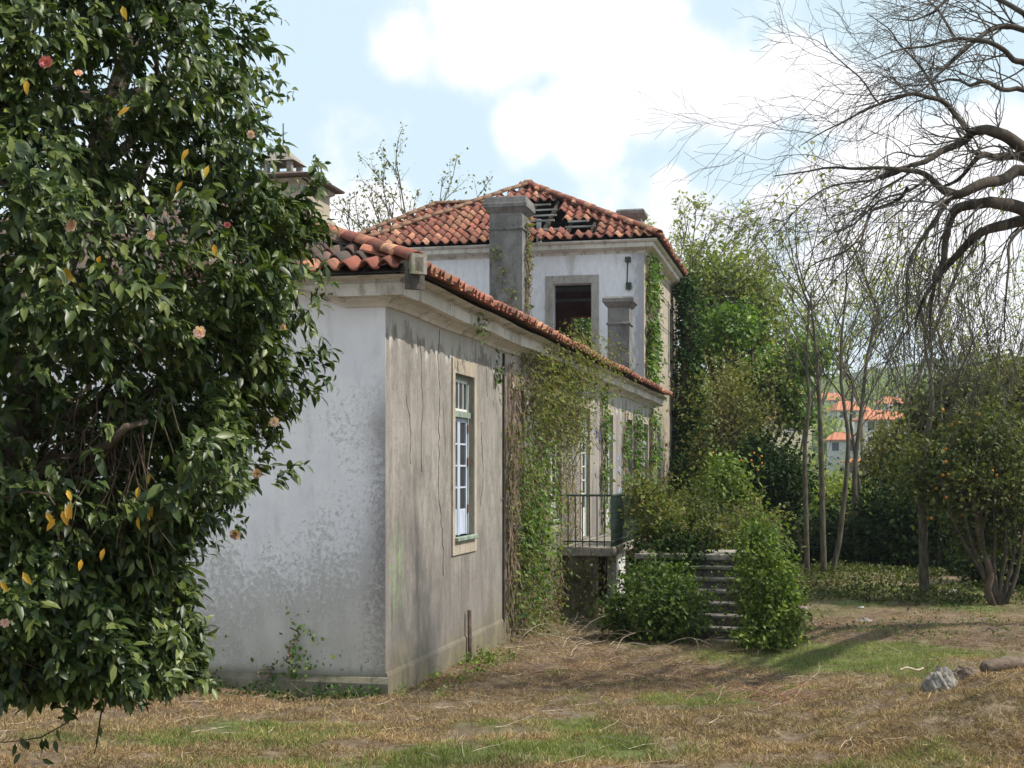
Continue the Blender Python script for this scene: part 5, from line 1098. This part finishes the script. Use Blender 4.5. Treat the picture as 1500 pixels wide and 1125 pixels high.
twigs(420, 1.5, 13, 4, 3.0, .35, .004, 'paletwig', 'scattered_twigs', 'bleached stalks scattered over the mown ground')
twigs(150, 1.1, 21.2, .8, 1.6, .7, .005, 'paletwig', 'dry_stalks', 'arching dry stalks at the foot of the creeper', 1.3, -.16)
twigs(300, 5.0, 20.5, 2.5, 3.0, .4, .006, 'stem', 'dark_twigs', 'dark broken twigs over the bare earth')
# wall-foot weeds
mb = MB(); n = 1500; t = rng.random(n)*2.6; u_ = -.12-.35*rng.random(n); xx = OX+u_*DU[0]+t*DV[0]; yy = OY+u_*DU[1]+t*DV[1]; k = fbm(xx, yy, 2.2, 12) > .45
P = np.stack([xx, yy, gz(xx, yy)+.02+.12*rng.random(n)**2], -1)[k]; foliage(mb, P, np.tile((0., 0, 1), (len(P), 1)), .045); mb.build('foot_weeds', M['ivyd'], None, kind='stuff', label='low dark weeds along the foot of the white end wall', category='weeds')
mb = MB(); n = 2600; t = rng.random(n)*10; v_ = -.1-.6*rng.random(n)**1.5; xx = OX+t*DU[0]+v_*DV[0]; yy = OY+t*DU[1]+v_*DV[1]; k = fbm(xx, yy, 1.2, 14) > .5
P = np.stack([xx, yy, gz(xx, yy)+.02+.14*rng.random(n)**2], -1)[k]; foliage(mb, P, np.tile((0., 0, 1), (len(P), 1)), .05); mb.build('side_weeds', M['bush'], None, kind='stuff', label='small green weeds along the foot of the grey side wall', category='weeds')
# rocks, logs, rubble
def rock(name, label, cat, x, y, rx, ry, rz_, m, zoff=0.0, seed=1, group=None):
    r_ = np.random.default_rng(seed); z = gy(x, y)+zoff; mb = MB(); rings = []
    for t in np.linspace(.05, math.pi*.72, 20):
        rings.append([(rx*math.sin(t)*math.cos(a)*(1+.22*math.sin(a*2+seed)+.1*math.sin(a*5+t*4+seed)), ry*math.sin(t)*math.sin(a)*(1+.15*math.cos(a*3+seed)), rz_*math.cos(t)*(1+.12*math.sin(a*3+t*3))+r_.normal()*.01*rz_*4) for a in np.linspace(0, 2*math.pi, 37)[:-1]])
    R_ = np.array(rings); q_ = R_/np.array((rx, ry, rz_)); nn = fbm(q_[..., 0]*2+q_[..., 2]*1.3+seed, q_[..., 1]*2-q_[..., 2], 1.1, seed, 4); R_ = R_*(.62+.8*nn)[..., None]
    mb.loft(R_); o = mb.build(name, M[m], None, False, label=label, category=cat); o.location = (x, y, z)
    if group: o['group'] = group
    return o
p = W(1378, 1000, 13.2); rock('rock', 'pale pointed granite rock half buried in straw at the right', 'rock', p[0], p[1], .14, .17, .19, 'rock', -.01, 2)
p = W(1400, 1000, 13.5); rock('earth_mound', 'brown earthy lump pressed against the pale rock', 'mound', p[0]+.1, p[1], .22, .25, .15, 'mould', .0, 5)
p = W(1442, 965, 14.3); rock('rock', 'dark stone in the clearing edge beside the lying log', 'rock', p[0]+.25, p[1]+.3, .16, .15, .12, 'mould', 0, 7)
def logm(label, a, b, r, m='mould', nm='log', cat='log'):
    mb = MB(); a = np.array(a); b = np.array(b); P = np.array([a+(b-a)*t+np.array((0, 0, .02*math.sin(t*6))) for t in np.linspace(0, 1, 24)]); c = P.mean(0); mb.tube(P-c, r*(1-.35*np.exp(-np.arange(24)/1.2)+.10*np.sin(np.arange(24)*1.1)+.08*rng.normal(size=24)), 12 if r > .05 else 6); q = mb.v[-1]; q += (unit(q)*0+rng.normal(size=q.shape)*r*.07); o = mb.build(nm, M[m], None, True, label=label, category=cat); o.location = c
logm('thick earth covered log lying at the right edge of the clearing', W(1440, 978, 14.2), W(1545, 966, 15.2), .07)
logm('white stripped branch lying beside the pale rock', W(1318, 982, 14.6), W(1352, 978, 14.8), .014, 'paletwig', 'branch', 'branch')
logm('pale plank lying across the bare earth', W(1180, 891, 29), W(1265, 890, 28), .03, 'whitep', 'plank', 'plank')
logm('fallen timber behind the pale plank', W(1180, 877, 30.2), W(1225, 881, 30), .06, 'paletwig', 'timber', 'timber')
for i, (px, py, Yr, r_, m, lb) in enumerate(((1200, 911, 25.5, .09, 'rock', 'grey white stone chip left on the bare earth'), (1266, 911, 25.5, .12, 'rock', 'flat pale stone on the bare earth'), (1217, 920, 24.5, .12, 'redtwig', 'broken reddish roof tile left on the ground'), (1193, 919, 24.7, .08, 'redtwig', 'small reddish tile fragment beside the broken tile'), (1165, 893, 27, .2, 'redtwig', 'heap of reddish rubble beside the steps bush'), (1172, 880, 27.6, .18, 'conc', 'grey rubble lump beside the steps bush'), (1393, 865, 31, .2, 'whitep', 'white sawn stump end at the back of the clearing'), (1380, 870, 31, .2, 'mould', 'dark stump left of the white sawn end'), (1455, 905, 22.8, .16, 'mould', 'dark clod at the right of the clearing'), (1470, 942, 17.5, .1, 'mould', 'small dark clod near the lying log'))):
    p = W(px, py, Yr); rock('stone' if m == 'rock' else 'rubble', lb, 'stone' if m == 'rock' else 'rubble', p[0], p[1], r_*1.2, r_, r_*.6, m, -.03, 20+i)

# ---- air between here and the hills
mb = MB(); mb.box(-720, 920, -40, 1000, -40, 112); m = bpy.data.materials.new('thin_haze'); m.use_nodes = True; nt = m.node_tree; nt.nodes.clear()
pv = nd(nt, 'ShaderNodeVolumePrincipled', {'Color': (.80, .88, 1, 1), 'Density': .00028, 'Anisotropy': .2}); nd(nt, 'ShaderNodeOutputMaterial', {'Volume': pv.outputs[0]})
mb.build('haze', m, None, kind='stuff', label='thin bluish haze over the valley', category='haze')
